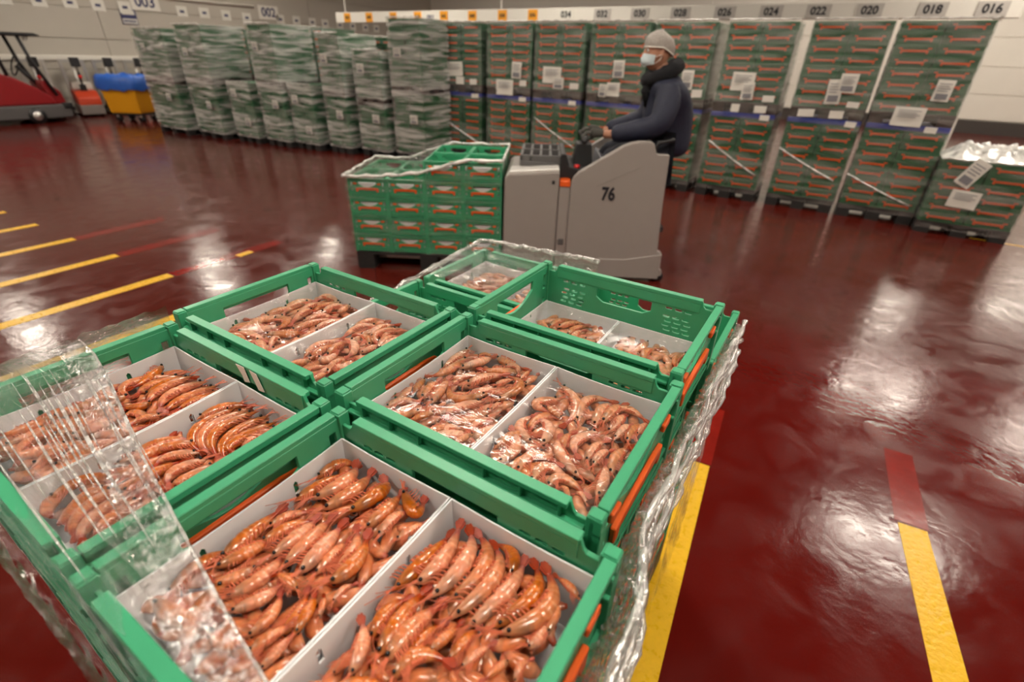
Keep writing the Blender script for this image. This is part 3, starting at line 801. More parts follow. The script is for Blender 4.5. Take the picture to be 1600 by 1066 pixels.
def col_mesh(name, V, F, C, material, smooth=True):
    me = bpy.data.meshes.new(name); me.from_pydata([tuple(v) for v in V], [], F); me.update()
    ca = me.color_attributes.new('Col', 'FLOAT_COLOR', 'POINT')
    ca.data.foreach_set('color', [x for c in C for x in c])
    me.materials.append(material)
    if smooth: me.polygons.foreach_set('use_smooth', [True] * len(me.polygons))
    return me
def tail_fan(P, D, sgn, r, Mi, pal):
    V, F, C = [], [], []
    e, d = P(1.0), D(1.0)
    for a, L, up in ((-.30, 1.7, -.10), (-.1, 2.0, .10), (.1, 2.0, .05), (.30, 1.7, -.05)):
        ca, sa = math.cos(a), math.sin(a)
        dd = Vector((d.x * ca - d.y * sa, d.x * sa + d.y * ca, 0)); nn = Vector((-dd.y, dd.x, 0))
        b = len(V); o = e - d * r * .35 + Vector((0, 0, up * r))
        for (u, w) in ((0, .10), (.4, .26), (.8, .30), (1.0, .12)):
            for s in (-1, 1):
                for zz in (-.07, .07):
                    V.append(o + dd * (L * r * u) + nn * (s * w * r) + Vector((0, 0, zz * r)) - Mi)
                    C.append((*[x * (1.15 - .35 * u) for x in pal['tail']], 1))
        for i in range(3):
            q = b + i * 4
            F += [(q + 1, q + 3, q + 7, q + 5), (q, q + 4, q + 6, q + 2), (q, q + 1, q + 5, q + 4), (q + 2, q + 6, q + 7, q + 3)]
        q = b + 12
        F += [(b, b + 2, b + 3, b + 1), (q, q + 1, q + 3, q + 2)]
    return V, F, C
def leg_fringe(P, D, sgn, r, Mi, seed):
    rr = random.Random(seed + 5); mb = MB()
    for u, L in [(.14, 2.0), (.18, 2.3), (.23, 2.4), (.28, 2.2), (.33, 1.9), (.43, .95), (.50, .95), (.58, .9), (.66, .8), (.74, .7)]:
        d = D(u); n = Vector((-d.y, d.x, 0)).normalized() * -sgn
        o = P(u) + n * (r * prof(u) * .7) + Vector((0, 0, r * .45)) - Mi
        lean = (-d * .5 if u < .4 else -d * .35)
        a = o + (n * .6 + lean * .5) * (L * r * .5) + Vector((0, 0, .12 * r)); b = o + (n * .65 + lean * rr.uniform(.8, 1.3)) * (L * r) - Vector((0, 0, .25 * r))
        w = .10 if u < .4 else .2
        mb.tube([o, a, b], [w * r, w * r * .9, w * r * .35], 4)
    return mb
def whiskers(P, D, sgn, r, Mi, seed):
    rr = random.Random(seed + 9); mb = MB()
    d = D(0.0); n = Vector((-d.y, d.x, 0))
    for k in range(5):
        o = P(0.05) + n * (r * rr.uniform(-.2, .2)) + Vector((0, 0, r * .35)) - Mi
        a = rr.uniform(-.8, .8); L = r * rr.uniform(2.0, 4.2)
        pts = [o]; q = o.copy(); dd = -d
        for i in range(5):
            an = math.atan2(dd.y, dd.x) + a * .28
            dd = Vector((math.cos(an), math.sin(an), 0)); q = q + dd * (L / 5) + Vector((0, 0, r * (.10 - .06 * i)))
            pts.append(q.copy())
        mb.tube(pts, [r * .06] * 3 + [r * .04] * 3, 4)
    return mb
def tray_label(key, h, m, t):
    side = 'stripe-side' if key[1] == '2' else 'other'
    mid = ((h[0] + t[0]) / 2, (h[1] + t[1]) / 2)
    k = math.dist(m, mid) / max(.001, math.dist(h, t))
    return '%s shrimp, %s tray of the %s' % ('tightly curled' if k > .45 else ('curved' if k > .17 else 'straight'), side, CRATE_TXT[key[0]])
RAD = {'D': .0090, 'M': .0084, 'L': .0084, 'C': .0084, 'F': .0082, 'G': .0082}
eye_cache = {}
def eye_mesh(r):
    k = round(r * .25, 5)
    if k not in eye_cache: eye_cache[k] = MB().ball((0, 0, 0), k, 8, 6).mesh('eye', M['shrimp_eye'], True)
    return eye_cache[k]
shrimp_n = 0
def add_shrimp(key, h, m, t, r, z, detail, seed):
    global shrimp_n
    shrimp_n += 1
    rr = random.Random(seed)
    tx, ty, _ = TRAYS[key]
    def clamp(p, e):
        return (max(tx - TW / 2 + e, min(tx + TW / 2 - e, p[0])), max(ty - TL / 2 + e, min(ty + TL / 2 - e, p[1])))
    h, m, t = clamp(h, .008), clamp(m, r * 1.05 + .004), clamp(t, .009)
    pal = PAL['orange' if key[0] in 'DL' else 'film_paled']
    L = math.dist(h, m) + math.dist(m, t)
    r = min(r, L * .135) * rr.uniform(.93, 1.06)
    q_ = math.dist(m, t); t = tuple(t[a] + (m[a] - t[a]) * min(.3, .5 * r / max(q_, .001)) for a in (0, 1))
    H = (*h, z - rr.uniform(0, .003)); T = (*t, z - rr.uniform(.0, .004)); Mi = (*m, z)
    V, F, C, P, D, sgn, mi = shrimp_body(H, Mi, T, r, pal, seed)
    o = link('shrimp', col_mesh('shrimp', V, F, C, M['shrimp']), None, Mi)
    tag(o, tray_label(key, h, m, t), 'shrimp', 'shrimp on top of the %s tray' % key.lower())
    v, f, c = tail_fan(P, D, sgn, r, mi, pal)
    link('tail_fan', col_mesh('tail_fan', v, f, c, M['shrimp'], False), o)
    if detail:
        d = D(.10); n = Vector((-d.y, d.x, 0)) * sgn
        for s in (1, -1):
            p = P(.095) - mi + n * (r * .16) + Vector((0, 0, s * r * .50))
            link('eye', eye_mesh(r), o, p)
        link('leg_fringe', leg_fringe(P, D, sgn, r, mi, seed).mesh('leg_fringe', M['whisker']), o)
    if detail > 1:
        link('antennae', whiskers(P, D, sgn, r, mi, seed).mesh('antennae', M['whisker']), o)
    return o
used = {}
seed = 100
for key, rows in SHRIMP.items():
    tx, ty, tz = TRAYS[key]
    pts = used.setdefault(key, [])
    for i, q in enumerate(rows):
        seed += 1
        h, m, t = [(q[j] / 1000, q[j + 1] / 1000) for j in (0, 2, 4)]
        r = RAD[key[0]]
        z = tz + TH - .0165 + .006 * ((i * 7) % 5) / 5 - .003
        if key[0] == 'M': z += .001
        add_shrimp(key, h, m, t, r, z, 2 if key[0] in 'DML' else 1, seed)
        for k in range(7):
            u = k / 6; c = [2 * m[a] - .5 * (h[a] + t[a]) for a in (0, 1)]
            pts.append(tuple((1 - u) ** 2 * h[a] + 2 * u * (1 - u) * c[a] + u * u * t[a] for a in (0, 1)))
# shrimp that fill the rest of each tray top
fillang = {'D1': 60, 'D2': 55, 'M1': 30, 'M2': 60, 'L1': 75, 'L2': 75, 'C1': 60, 'C2': 70, 'F1': 80, 'F2': 80, 'G1': 40, 'G2': 40}
for key in fillang:
    tx, ty, tz = TRAYS[key]; pts = used.setdefault(key, [])
    r = RAD[key[0]]; L = .070
    tries = 0; done = 0
    lim = {'F': 14, 'G': 12}.get(key[0], 22)
    while tries < 500 and done < lim:
        tries += 1
        x = rnd.uniform(tx - TW / 2 + .020, tx + TW / 2 - .020); y = rnd.uniform(ty - TL / 2 + .022, ty + TL / 2 - .022)
        a = math.radians(fillang[key] + rnd.gauss(0, 22)) + (math.pi if rnd.random() < .35 else 0)
        b = rnd.choice((-1, 1)) * rnd.uniform(.006, .016)
        d = (math.cos(a), math.sin(a)); n = (-d[1], d[0])
        h = (x - d[0] * L / 2 - n[0] * b / 2, y - d[1] * L / 2 - n[1] * b / 2); t = (x + d[0] * L / 2 - n[0] * b / 2, y + d[1] * L / 2 - n[1] * b / 2); m = (x + n[0] * b / 2, y + n[1] * b / 2)
        S = []
        for k in range(6):
            u = k / 5; c = [2 * m[q] - .5 * (h[q] + t[q]) for q in (0, 1)]
            S.append(tuple((1 - u) ** 2 * h[q] + 2 * u * (1 - u) * c[q] + u * u * t[q] for q in (0, 1)))
        if any(abs(s[0] - tx) > TW / 2 - .010 or abs(s[1] - ty) > TL / 2 - .010 for s in S): continue
        near = sum(1 for s in S if min([math.dist(s, p) for p in pts] + [9]) < r * 1.25)
        if near > 2: continue
        seed += 1; done += 1
        add_shrimp(key, h, m, t, r, tz + TH - .019 + rnd.uniform(-.003, .003), 1, seed)
        pts += S
# the layers underneath: buried shrimp that nobody could count
BV, BF, BC = [], [], []
for key, (tx, ty, tz) in TRAYS.items():
    pal = PAL['orange' if key[0] in 'DL' else 'film_paled']
    for layer, (zz, cnt) in enumerate(((TH - .048, 36), (TH - .029, 62))):
        if key[0] == 'F' and layer == 0: continue
        if key[0] == 'F': zz = TH - .026
        for i in range(cnt):
            seed += 1
            x = tx + (((i * .618034) % 1) - .5) * (TW - .04); y = ty + ((i + .5) / cnt - .5) * (TL - .04)
            a = rnd.uniform(0, 6.283); L = .05; b = rnd.uniform(-.01, .01)
            d = (math.cos(a), math.sin(a)); n = (-d[1], d[0])
            def cl(p): return (max(tx - TW / 2 + .011, min(tx + TW / 2 - .011, p[0])), max(ty - TL / 2 + .011, min(ty + TL / 2 - .011, p[1])), tz + zz + rnd.uniform(-.003, .003))
            H = cl((x - d[0] * L / 2, y - d[1] * L / 2)); T = cl((x + d[0] * L / 2, y + d[1] * L / 2)); Mi = cl((x + n[0] * b, y + n[1] * b))
            V, F, C, *_ = shrimp_body(H, Mi, T, .0085, pal, seed, 12, 7)
            o = len(BV); BV += [v + Vector(Mi) for v in V]; BF += [tuple(q + o for q in f) for f in F]; BC += C
o = link('buried_shrimp', col_mesh('buried_shrimp', BV, BF, BC, M['shrimp']))
tag(o, 'buried layers of shrimp beneath the top ones in the white trays', 'shrimp', kind='stuff')

# ------------------------------------------------------------------ stretch film of the open pallet
film = empty('stretch_film', (-.49, .65, 0))
def film_sheet(P, m, name='film_sheet', label=None):
    Q = [[(p[0] + .49, p[1] - .65, p[2]) for p in row] for row in P]
    o = link(name, MB().grid(Q).mesh(name, M[m], True), film)
    if label: o['label'] = label
    return o
def edge_y(x):
    pts = [(-.93, .205), (-.851, .199), (-.756, .178), (-.619, .144), (-.503, .119), (-.384, .094), (-.281, .074), (-.12, .045)]
    for (a, ya), (b, yb) in zip(pts, pts[1:]):
        if x <= b: return ya + (yb - ya) * (x - a) / (b - a)
    return .045
P = []
nx, ny = 60, 150
for i in range(nx + 1):
    x = -.915 + (.70) * i / nx
    row = []
    ye = edge_y(x)
    for j in range(ny + 1):
        k = j / ny
        if k < .5:      # across the crate tops
            y = ye + (.004 - ye) * (k / .5)
            sag = 0
            if -.885 < x < -.475: sag = .012 * math.sin(math.pi * (x + .885) / .41)
            elif x >= -.465: sag = .020 * math.sin(min(1, (x + .465) / .3) * math.pi / 2)
            rid = abs(math.sin((y + .22 * x) * 260 + 1.5 * noise1(y * 40, 3))) ** 6 * (.5 + .5 * noise1(y * 90, 1))
            z = 1.1845 - sag * math.sin(math.pi * min(1, .25 + k * 1.2)) + .0020 * rid + .0012 * noise1(y * 160, x * 3, 2)
        else:            # and down over the front
            w = (k - .5) / .5
            y = .004 - .012 * math.sin(math.pi * min(1, w * 3)) * .4 + .004 * noise1(i * 1.3, j * .22, 1)
            z = 1.1845 - .62 * w
        row.append((x, y, z))
    P.append(row)
film_sheet(P, 'film', 'film_sheet', 'loose clear sheet with bright tension streaks')
# crushed border of the sheet
P = []
for i in range(141):
    x = -.90 + .66 * i / 140; ye = edge_y(x); w = .035 + .02 * max(0, (x + .75))
    sag = .012 * math.sin(math.pi * max(0, min(1, (x + .885) / .41))) if x < -.475 else .016 * min(1, (x + .475) / .2)
    P.append([(x, ye - w * j / 10, 1.187 - sag * .8 + .003 * noise1(i * 1.1, j * 1.3, 7)) for j in range(11)])
film_sheet(P, 'film_crush')
# thin gathered edge of that sheet
P = [(-.915 + .49 + .70 * i / 50, edge_y(-.915 + .70 * i / 50) - .65, 1.186 - (.010 * math.sin(math.pi * max(0, min(1, (-.915 + .70 * i / 50 + .885) / .41))) if i < 31 else .014 * min(1, (i - 31) / 12)) + .001 * noise1(i * .9)) for i in range(51)]
link('film_edge', MB().tube(P, .0016, 6).mesh('film_edge', M['film_rope'], True), film)
# bright tension pleats of the sheet
for q in range(34):
    x0 = rnd.uniform(-.89, -.70); x1 = x0 + rnd.uniform(.10, .34); f = rnd.uniform(.10, .98); n = 14; pts = []; rad = []
    w = rnd.uniform(.0005, .0013) * (1.6 if q % 9 == 0 else 1)
    for i in range(n + 1):
        x = x0 + (x1 - x0) * i / n
        sag = .012 * math.sin(math.pi * max(0, min(1, (x + .885) / .41))) if x < -.475 else .012 * min(1, (x + .475) / .2)
        pts.append((x + .49, edge_y(x) * f + .01 - .65, 1.1872 - sag * math.sin(math.pi * min(1, .25 + (1 - f) * .6)) + .0006 * noise1(i, q)))
        rad.append(w * (.25 + math.sin(math.pi * i / n)))
    link('film_pleat', MB().tube(pts, rad, 6).mesh('film_pleat', M['film_rope'], True), film)
# film up the left rim
P = []
for i in range(31):
    y = -.0 + .33 * i / 30
    P.append([(-.905 - .010 * noise1(i * .6, j) * .4 - .012 * j / 6, y, 1.196 - .016 * j - .05 * max(0, (y - .2)) * j / 3 + .004 * noise1(i * 1.4, j * .7)) for j in range(9)])
film_sheet(P, 'film_rope')
# right side: a wrapped sheet and the gathered rope along its upper edge
def rx(y):
    if y < .30: return -.050
    if y > .40: return -.078
    return -.050 - .028 * (y - .30) / .10
P = []
for i in range(221):
    y = -.01 + 1.0 * i / 220
    row = []
    for j in range(61):
        k = j / 60
        z = 1.135 - 1.0 * k ** 1.6
        top = max(0, 1 - k * 3.2)
        row.append((rx(y) + .010 * top - .055 * min(1, k * 1.8) * (1 if y < .35 else .6) + (.0035 + .006 * top) * noise1(i * .75, j * .35, 3) + .004 * noise1(i * .21, j * .5, 1), y, z))
    P.append(row)
film_sheet(P, 'film_crush')
P = [[(-.092 + .005 * noise1(i * .6, j * .5, 3), .99 + .30 * i / 20, 1.0 - .9 * j / 20) for j in range(21)] for i in range(21)]
film_sheet(P, 'film')
for q in range(4):
    pts, rad = [], []
    for i in range(81):
        y = -.02 + (1.01 - .02 * q) * i / 80
        pts.append((rx(y) + .014 + .003 * q + .004 * noise1(i * .3, q, q) + .49, y - .65, 1.134 - .022 * q + .007 * noise1(i * .23, 4, q * 2.2)))
        rad.append(max(.0015, .0048 + .002 * noise1(i * .8, 2, q)))
    link('film_rope', MB().tube(pts, rad, 8).mesh('film_rope', M['film_rope'], True), film)['label'] = 'gathered pleat of film along the crates'
# sheets round the sunken corner crate
P = [[(-.928 - .006 * noise1(i * .9, j), .66 + .64 * i / 30, (1.000 + .048 * i / 30) - .9 * (j / 14) ** 1.4 + .006 * noise1(i * .7, 3) * (j < 3)) for j in range(15)] for i in range(31)]
film_sheet(P, 'film')
P = [[(-.928 + .42 * i / 40, 1.300 + .006 * noise1(i * .8, j), 1.048 + .02 * i / 40 - .9 * (j / 12) ** 1.4) for j in range(13)] for i in range(41)]
film_sheet(P, 'film')
P = [[(-.922 + .40 * i / 24, .985 + .31 * j / 20, 1.042 + .004 * noise1(i * .9, j * .8, 5) - .008 * math.sin(math.pi * i / 24) * math.sin(math.pi * j / 20)) for j in range(21)] for i in range(25)]
film_sheet(P, 'film')
pts = [(-.935 + .49, .66 + .64 * i / 24 - .65, 1.000 + .046 * i / 24 + .004 * noise1(i * .8)) for i in range(25)]
pts += [(-.928 + .42 * i / 24 + .49, 1.305 - .65, 1.048 + .02 * i / 24 + .004 * noise1(i * .9)) for i in range(1, 25)]
link('film_rope', MB().tube(pts, [.007 + .003 * noise1(i * .9, 2) for i in range(len(pts))], 8).mesh('film_rope', M['film_rope'], True), film)
tag(film, 'clear stretch film wrapped round the open pallet of shrimp crates', 'film')
# remains of a torn paper label on the rim of the half covered crate
lab = empty('torn_label', (-.672, .3070, 1.146))
link('scrap', MB().prism([(0, .030), (.020, .031), (.026, .006), (.012, .002), (.010, .014)], -.0006, 0, 'y').mesh('scrap', M['paper']), lab)
link('scrap', MB().prism([(.034, .031), (.050, .030), (.060, .002), (.046, .000)], -.0006, 0, 'y').mesh('scrap', M['paper']), lab)
tag(lab, 'torn scraps of a paper label on a green crate wall', 'label')

# ------------------------------------------------------------------ tall wrapped stacks
SH = .105
def stack_crate_meshes():
    mb = MB().box(-.190, .190, .012, .590, 0, .092)
    mb.box(-.198, .198, 0, .600, .088, .1035)
    mb.box(-.198, .198, .003, .597, .000, .012)
    for x in (-.192, -.135, .125, .182): mb.box(x, x + .010, .002, .014, .012, .088)
    mb.box(-.198, -.19, .05, .06, .012, .088); mb.box(.19, .198, .05, .06, .012, .088)
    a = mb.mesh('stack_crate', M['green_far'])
    hb = MB().prism([(-.125, .026), (-.108, .026), (-.104, .040), (.104, .040), (.108, .026), (.125, .026), (.127, .060), (-.127, .060)], -.006, .012, 'y')
    hb.box(-.15, -.115, -.002, .012, .066, .078); hb.box(.115, .15, -.002, .012, .066, .078)
    b = hb.mesh('handle', M['orange'])
    return a, b
SCM, SHM = stack_crate_meshes()
def stack_crate(x, y, z, sx, label, group):
    o = link('stack_crate', SCM, None, (x, y, z)); o.scale = (sx, 1, 1)
    link('handle', SHM, o)['label'] = 'orange handle'
    tag(o, label, 'crate', group)
def half_pallet(x0, x1, y0, y1, z, h, m, label, group):
    return pallet('load_pallet', x1 - x0, y1 - y0, h, m, ((x0 + x1) / 2, (y0 + y1) / 2, z), 0, label, group)
def wrap(x0, x1, y0, y1, z0, z1, m, label, group, seed, strap=None, cap=False):
    """four sheets of film round a stack, puckered"""
    w = empty('film_wrap', ((x0 + x1) / 2, (y0 + y1) / 2, z0))
    hx, hy = (x1 - x0) / 2, (y1 - y0) / 2
    def sheet(fn, n, k):
        P = [[fn(i / n, j / k, .008 * noise1(i * 1.3, j * .9, seed)) for j in range(k + 1)] for i in range(n + 1)]
        link('film_sheet', MB().grid(P).mesh('film_sheet', M[m], True), w)
    H = z1 - z0
    sheet(lambda a, b, e: (-hx + 2 * hx * a, -hy - .004 + e, H * b), 14, 26)
    sheet(lambda a, b, e: (hx + .002 + e, -hy + 2 * hy * a, H * b), 10, 26)
    sheet(lambda a, b, e: (-hx - .002 + e, hy - 2 * hy * a, H * b), 10, 26)
    if strap:
        (xa, za), (xb, zb) = strap; cx = (x0 + x1) / 2
        link('film_strap', MB().tube([(xa - cx + (xb - xa) * k / 8, -hy - .018, za - z0 + (zb - za) * k / 8 - .01 * math.sin(math.pi * k / 8)) for k in range(9)], .009, 6).mesh('film_strap', M['film_cap'], True), w)
    # bunched top edge
    pts = [(-hx + 2 * hx * k / 20, -hy - .004 + .004 * noise1(k, seed), H + .006 + .006 * noise1(k * .8, seed)) for k in range(21)]
    link('film_edge', MB().tube(pts, .008, 6).mesh('film_edge', M['film_cap'], True), w)
    tag(w, label, 'film', group)
    return w
SX = {'S9': .150, 'S8': -.655, 'S7': -1.550, 'S6': -2.43, 'S5': -3.31, 'S4': -4.195, 'S3': -5.045, 'S2': -5.97}
SW = {'S9': .76, 'S8': .75, 'S7': .75, 'S6': .76, 'S5': .81, 'S4': .79, 'S3': .79, 'S2': .81}
ORD = {'S9': 'first', 'S8': 'second', 'S7': 'third', 'S6': 'fourth', 'S5': 'fifth', 'S4': 'sixth', 'S3': 'seventh', 'S2': 'eighth'}
STRAP = {'S4': ((-4.15, .775), (-3.43, .40)), 'S2': ((-5.93, .62), (-5.24, .311)), 'S7': ((-1.5, .70), (-.85, .34)), 'S8': ((-.66, .70), (.02, .39)), 'S9': ((.14, .49), (.84, .22))}
YF = 7.23
stuff_boxes = []          # crates too many to keep one by one: collected for one joined object
def tall_stack(key, single):
    x = SX[key]; o_ = ORD[key]; W = SW[key]
    where = '%s tall stack from the half-height stack' % o_
    half_pallet(x, x + W, YF, YF + .62, 0, .15, 'pallet', 'black floor pallet of the ' + where, 'floor pallets of the tall stacks')
    half_pallet(x, x + W, YF, YF + .62, 1.045, .12, 'pallet_brown', 'dark upper pallet of the ' + where, 'upper pallets of the tall stacks')
    b = link('blue_board', bevel(MB().box(-W / 2 - .001, W / 2 + .001, -.006, .62, 0, .055).mesh('blue_board', M['blue']), .006, 1), None, (x + W / 2, YF, .99))
    tag(b, 'blue cover board below the upper pallet, ' + where, 'board', 'blue boards in the tall stacks')
    for tier, z0 in (('lower', .15), ('upper', 1.165)):
        for r in range(8):
            for c in range(2):
                xx = x + W * (.25 + .5 * c); zz = z0 + r * SH
                if single:
                    stack_crate(xx, YF + .004 + rnd.uniform(0, .006), zz, W / .8, 'orange-handled green crate, %s tier, %s' % (tier, where), 'crates of the %s tall stack' % o_)
                else:
                    stuff_boxes.append((xx, YF + .004, zz, W / 2, .6, SH, True))
    wrap(x - .004, x + W + .004, YF - .012, YF + .63, .10, 2.02, 'film_stack', 'puckered clear film round the ' + where, 'film round the tall stacks', int(key[1]) * 1.7, STRAP.get(key))
for k in SX: tall_stack(k, k != 'S2')
# half-height stack beside them, with a crumpled cap of film
half_pallet(.93, 1.73, 7.02, 7.62, 0, .13, 'pallet', 'black pallet of the half-height stack', None)
for r in range(6):
    for c in range(2):
        stack_crate(1.13 + .4 * c, 7.03 + rnd.uniform(0, .006), .13 + r * SH, 1.0, 'orange-handled green crate in the half-height film-capped stack', 'crates of the half-height stack')
wrap(.926, 1.734, 7.01, 7.64, .06, .775, 'film_stack', 'clear film round the half-height stack', None, 5)
P = []
for i in range(25):
    a = i / 24; row = []
    for j in range(17):
        b = j / 16
        e = min(1, 5 * min(a, 1 - a)) * min(1, 5 * min(b, 1 - b))
        row.append((-.41 + .82 * a, -.01 + .63 * b, .0 + .11 * e + .055 * e * noise1(a * 9, b * 8, 2)))
    P.append(row)
o = link('crumpled_film', MB().grid(P).mesh('crumpled_film', M['film_cap'], True), None, (1.33, 7.02, .775))
tag(o, 'crumpled milky film heaped on top of the half-height stack', 'film')

# paper sheets stuck on the film
PAPERS = [('S9',0.71,1.39,0.15,0.20),('S9',0.50,1.13,0.28,0.19),('S9',0.74,1.015,0.11,0.06),('S8',-0.26,1.33,0.15,0.25),('S8',-0.15,1.42,0.17,0.19),('S8',-0.04,1.21,0.12,0.06),('S8',-0.00,1.01,0.11,0.06),('S8',-0.48,1.10,0.17,0.08),('S8',-0.17,1.10,0.14,0.08),('S7',-1.25,1.39,0.26,0.20),('S7',-1.17,1.29,0.14,0.19),('S7',-0.92,1.22,0.13,0.07),('S7',-0.91,1.01,0.11,0.06),('S7',-1.27,1.10,0.10,0.09),('S7',-0.98,1.10,0.14,0.08),('S6',-1.92,1.38,0.15,0.22),('S6',-1.77,1.23,0.13,0.09),('S5',-2.86,1.47,0.16,0.21),('S5',-2.91,1.22,0.19,0.17),('S5',-3.06,1.20,0.11,0.16),('S4',-3.88,1.36,0.30,0.21),('S4',-3.76,1.26,0.17,0.15),('S4',-3.51,1.23,0.14,0.08),('S4',-3.52,1.01,0.12,0.06),('S3',-4.70,1.16,0.31,0.21),('S3',-4.49,1.40,0.17,0.22),('S3',-4.37,1.23,0.12,0.08),('S3',-4.37,1.01,0.13,0.06),('S2',-5.67,1.38,0.32,0.20),('S2',-5.57,1.22,0.16,0.11),('S2',-5.30,1.21,0.14,0.08),('S2',-5.27,1.01,0.14,0.06)]
def paper(x, y, z, w, h, label, group, tilt=0, seed=0):
    P = [[(-w / 2 + w * i / 6, .004 * noise1(i * .8, j, seed), -h / 2 + h * j / 6) for j in range(7)] for i in range(7)]
    me = MB().grid(P).mesh('paper_label', M['paper'], True)
    o = link('paper_label', me, None, (x, y, z)); o.rotation_euler = (0, tilt, 0)
    if h > .12:
        for k in range(4):
            link('print_line', MB().box(-w * .36, w * (.36 - .12 * (k % 2)), -.009, -.006, h * (.30 - .11 * k), h * (.33 - .11 * k)).mesh('print_line', M['print']), o)
        if w < .18: link('barcode', MB().box(-w * .34, w * .34, -.009, -.006, -h * .40, -h * .14).mesh('barcode', M['print']), o)
    tag(o, label, 'label', group)
for i, (k, x, z, w, h) in enumerate(PAPERS):
    dup = any(q[0] == k and abs(q[1] - x) < (q[3] + w) / 2 and abs(q[2] - z) < (q[4] + h) / 2 for q in PAPERS[:i])
    size = 'large' if w > .24 else ('tall' if h > w * 1.15 else 'small')
    paper(x, YF - .034 - (.010 if dup else 0), z, w, h, '%s white paper label on the %s tall stack from the half-height stack' % (size, ORD[k]), 'paper labels on the tall stacks', rnd.uniform(-.05, .05), i)
paper(1.234, 6.985, .40, .253, .177, 'large white sheet on the half-height stack', None, .06, 3)
paper(1.208, 6.985, .66, .149, .273, 'long slanted paper label on the half-height stack', None, .45, 4)

# older stacks on the left, wrapped in milky film
LS = [('A', -12.41, -11.30, 5.60, 1.86, 2), ('B', -11.13, -10.25, 5.75, 1.92, 2), ('C', -10.06, -9.38, 5.90, 1.03, 2), ('D', -9.26, -8.60, 6.00, 1.94, 2), ('E', -8.57, -7.94, 6.12, 1.06, 2),
      ('F', -7.80, -7.27, 6.26, 1.82, 2), ('G', -7.14, -6.53, 6.40, 1.60, 2), ('H', -6.43, -5.78, 6.52, 2.03, 2)]
LABEL = {'A': 'milky-wrapped stack beside the yellow bin', 'B': 'milky-wrapped stack second from the yellow bin', 'C': 'low milky-wrapped stack third from the yellow bin', 'D': 'milky-wrapped stack fourth from the yellow bin',
         'E': 'low milky-wrapped stack fifth from the yellow bin', 'F': 'narrow milky-wrapped stack sixth from the yellow bin', 'G': 'milky-wrapped stack seventh from the yellow bin', 'H': 'tallest milky-wrapped stack beside the orange-handled stacks'}
def left_stack(x0, x1, y, top, cols, film, what, handles, seed, dp=.8):
    two = top > 1.4
    half_pallet(x0, x1, y, y + dp, 0, .13, 'pallet', 'black floor pallet of the ' + what, 'floor pallets of the milky stacks')
    w = (x1 - x0) / cols
    def rows(z0, z1):
        n = max(1, int((z1 - z0) / .118)); h = (z1 - z0) / n
        for r in range(n):
            for c in range(cols): stuff_boxes.append((x0 + w * (c + .5), y + .01, z0 + r * h, w, dp - .02, h, handles))
    if two:
        zm = .13 + (top - .26) / 2
        rows(.13, zm)
        half_pallet(x0, x1, y, y + dp, zm, .12, 'pallet_brown', 'brown upper pallet of the ' + what, 'upper pallets of the milky stacks')
        rows(zm + .12, top)
    else: rows(.13, top)
    wrap(x0 - .004, x1 + .004, y - .012, y + dp + .01, .10, top + .01, film, 'film round the ' + what, 'film round the milky stacks', seed)
    for q in range(2):
        paper(x0 + (x1 - x0) * (.3 + .4 * q), y - .035, top * (.32 if q else .78) + .05 * (seed % 3), .16, .13, 'small white paper on the ' + what, 'papers on the milky stacks', 0, seed + q)
for i, (k, x0, x1, y, top, cols) in enumerate(LS):
    left_stack(x0, x1, y, top, cols, 'film_pale', LABEL[k], False, i + 11, .66 if k == 'H' else .8)
for i, (x0, x1, top) in enumerate(((-13.25, -11.33, 1.92), (-10.23, -8.87, 1.95), (-8.15, -7.12, 1.80))):
    left_stack(x0, x1, 7.30, top, 4, 'film_stack', ('wide', 'middle', 'narrow')[i] + ' orange-handled stack behind the milky row', True, i + 31)
V, F, MI = [], [], []
for (x, y, z, w, d, h, hd) in stuff_boxes:
    mb = MB().box(x - w / 2 + .018, x + w / 2 - .018, y + .012, y + d, z, z + h - .014)
    mb.box(x - w / 2 + .012, x + w / 2 - .012, y, y + d, z + h - .018, z + h - .002)
    mb.box(x - w / 2 + .012, x + w / 2 - .012, y + .004, y + d - .004, z, z + .012)
    n = len(mb.f)
    if hd: mb.box(x - w * .30, x + w * .30, y - .004, y + .012, z + h * .35, z + h * .58)
    o = len(V); V += mb.v; F += [tuple(q + o for q in f) for f in mb.f]; MI += [0] * n + [1] * (len(mb.f) - n)
me = bpy.data.meshes.new('stacked_crates'); me.from_pydata(V, [], F); me.update()
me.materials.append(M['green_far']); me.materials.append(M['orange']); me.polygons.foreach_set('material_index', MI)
o = link('stacked_crates', me)
tag(o, 'remaining green crates inside the milky-wrapped stacks', 'crate', kind='stuff')

# ------------------------------------------------------------------ grey truck with its load
TA = math.radians(29); TC = Vector((-.965, 3.843, 0))
TU = Vector((math.cos(TA), math.sin(TA), 0)); TV = Vector((-TU.y, TU.x, 0))
def tw(s, off, z): return TC + TU * s + TV * off + Vector((0, 0, z))
truck = empty('pallet_truck', TC, TA)
def tp(name, me, label=None):
    o = link(name, me, truck)
    if label: o['label'] = label
    return o
side_out = [(-.782, .055), (-.782, .755), (-.765, .805), (-.728, .846), (-.618, .917), (-.424, 1.040), (-.37, 1.064), (-.314, 1.075), (-.226, 1.077), (-.205, 1.060), (-.185, 1.004), (-.170, .992), (-.085, .990), (-.072, .60), (-.050, .262), (-.012, .245), (-.004, .10), (-.018, .045), (-.07, .03), (-.70, .03)]
tp('side_panel', bevel(MB().prism(side_out[::-1], 0, .07, 'y').mesh('side_panel', M['grey']), .008, 2))
tp('side_panel', bevel(MB().prism(side_out[::-1], .73, .80, 'y').mesh('side_panel', M['grey']), .008, 2))
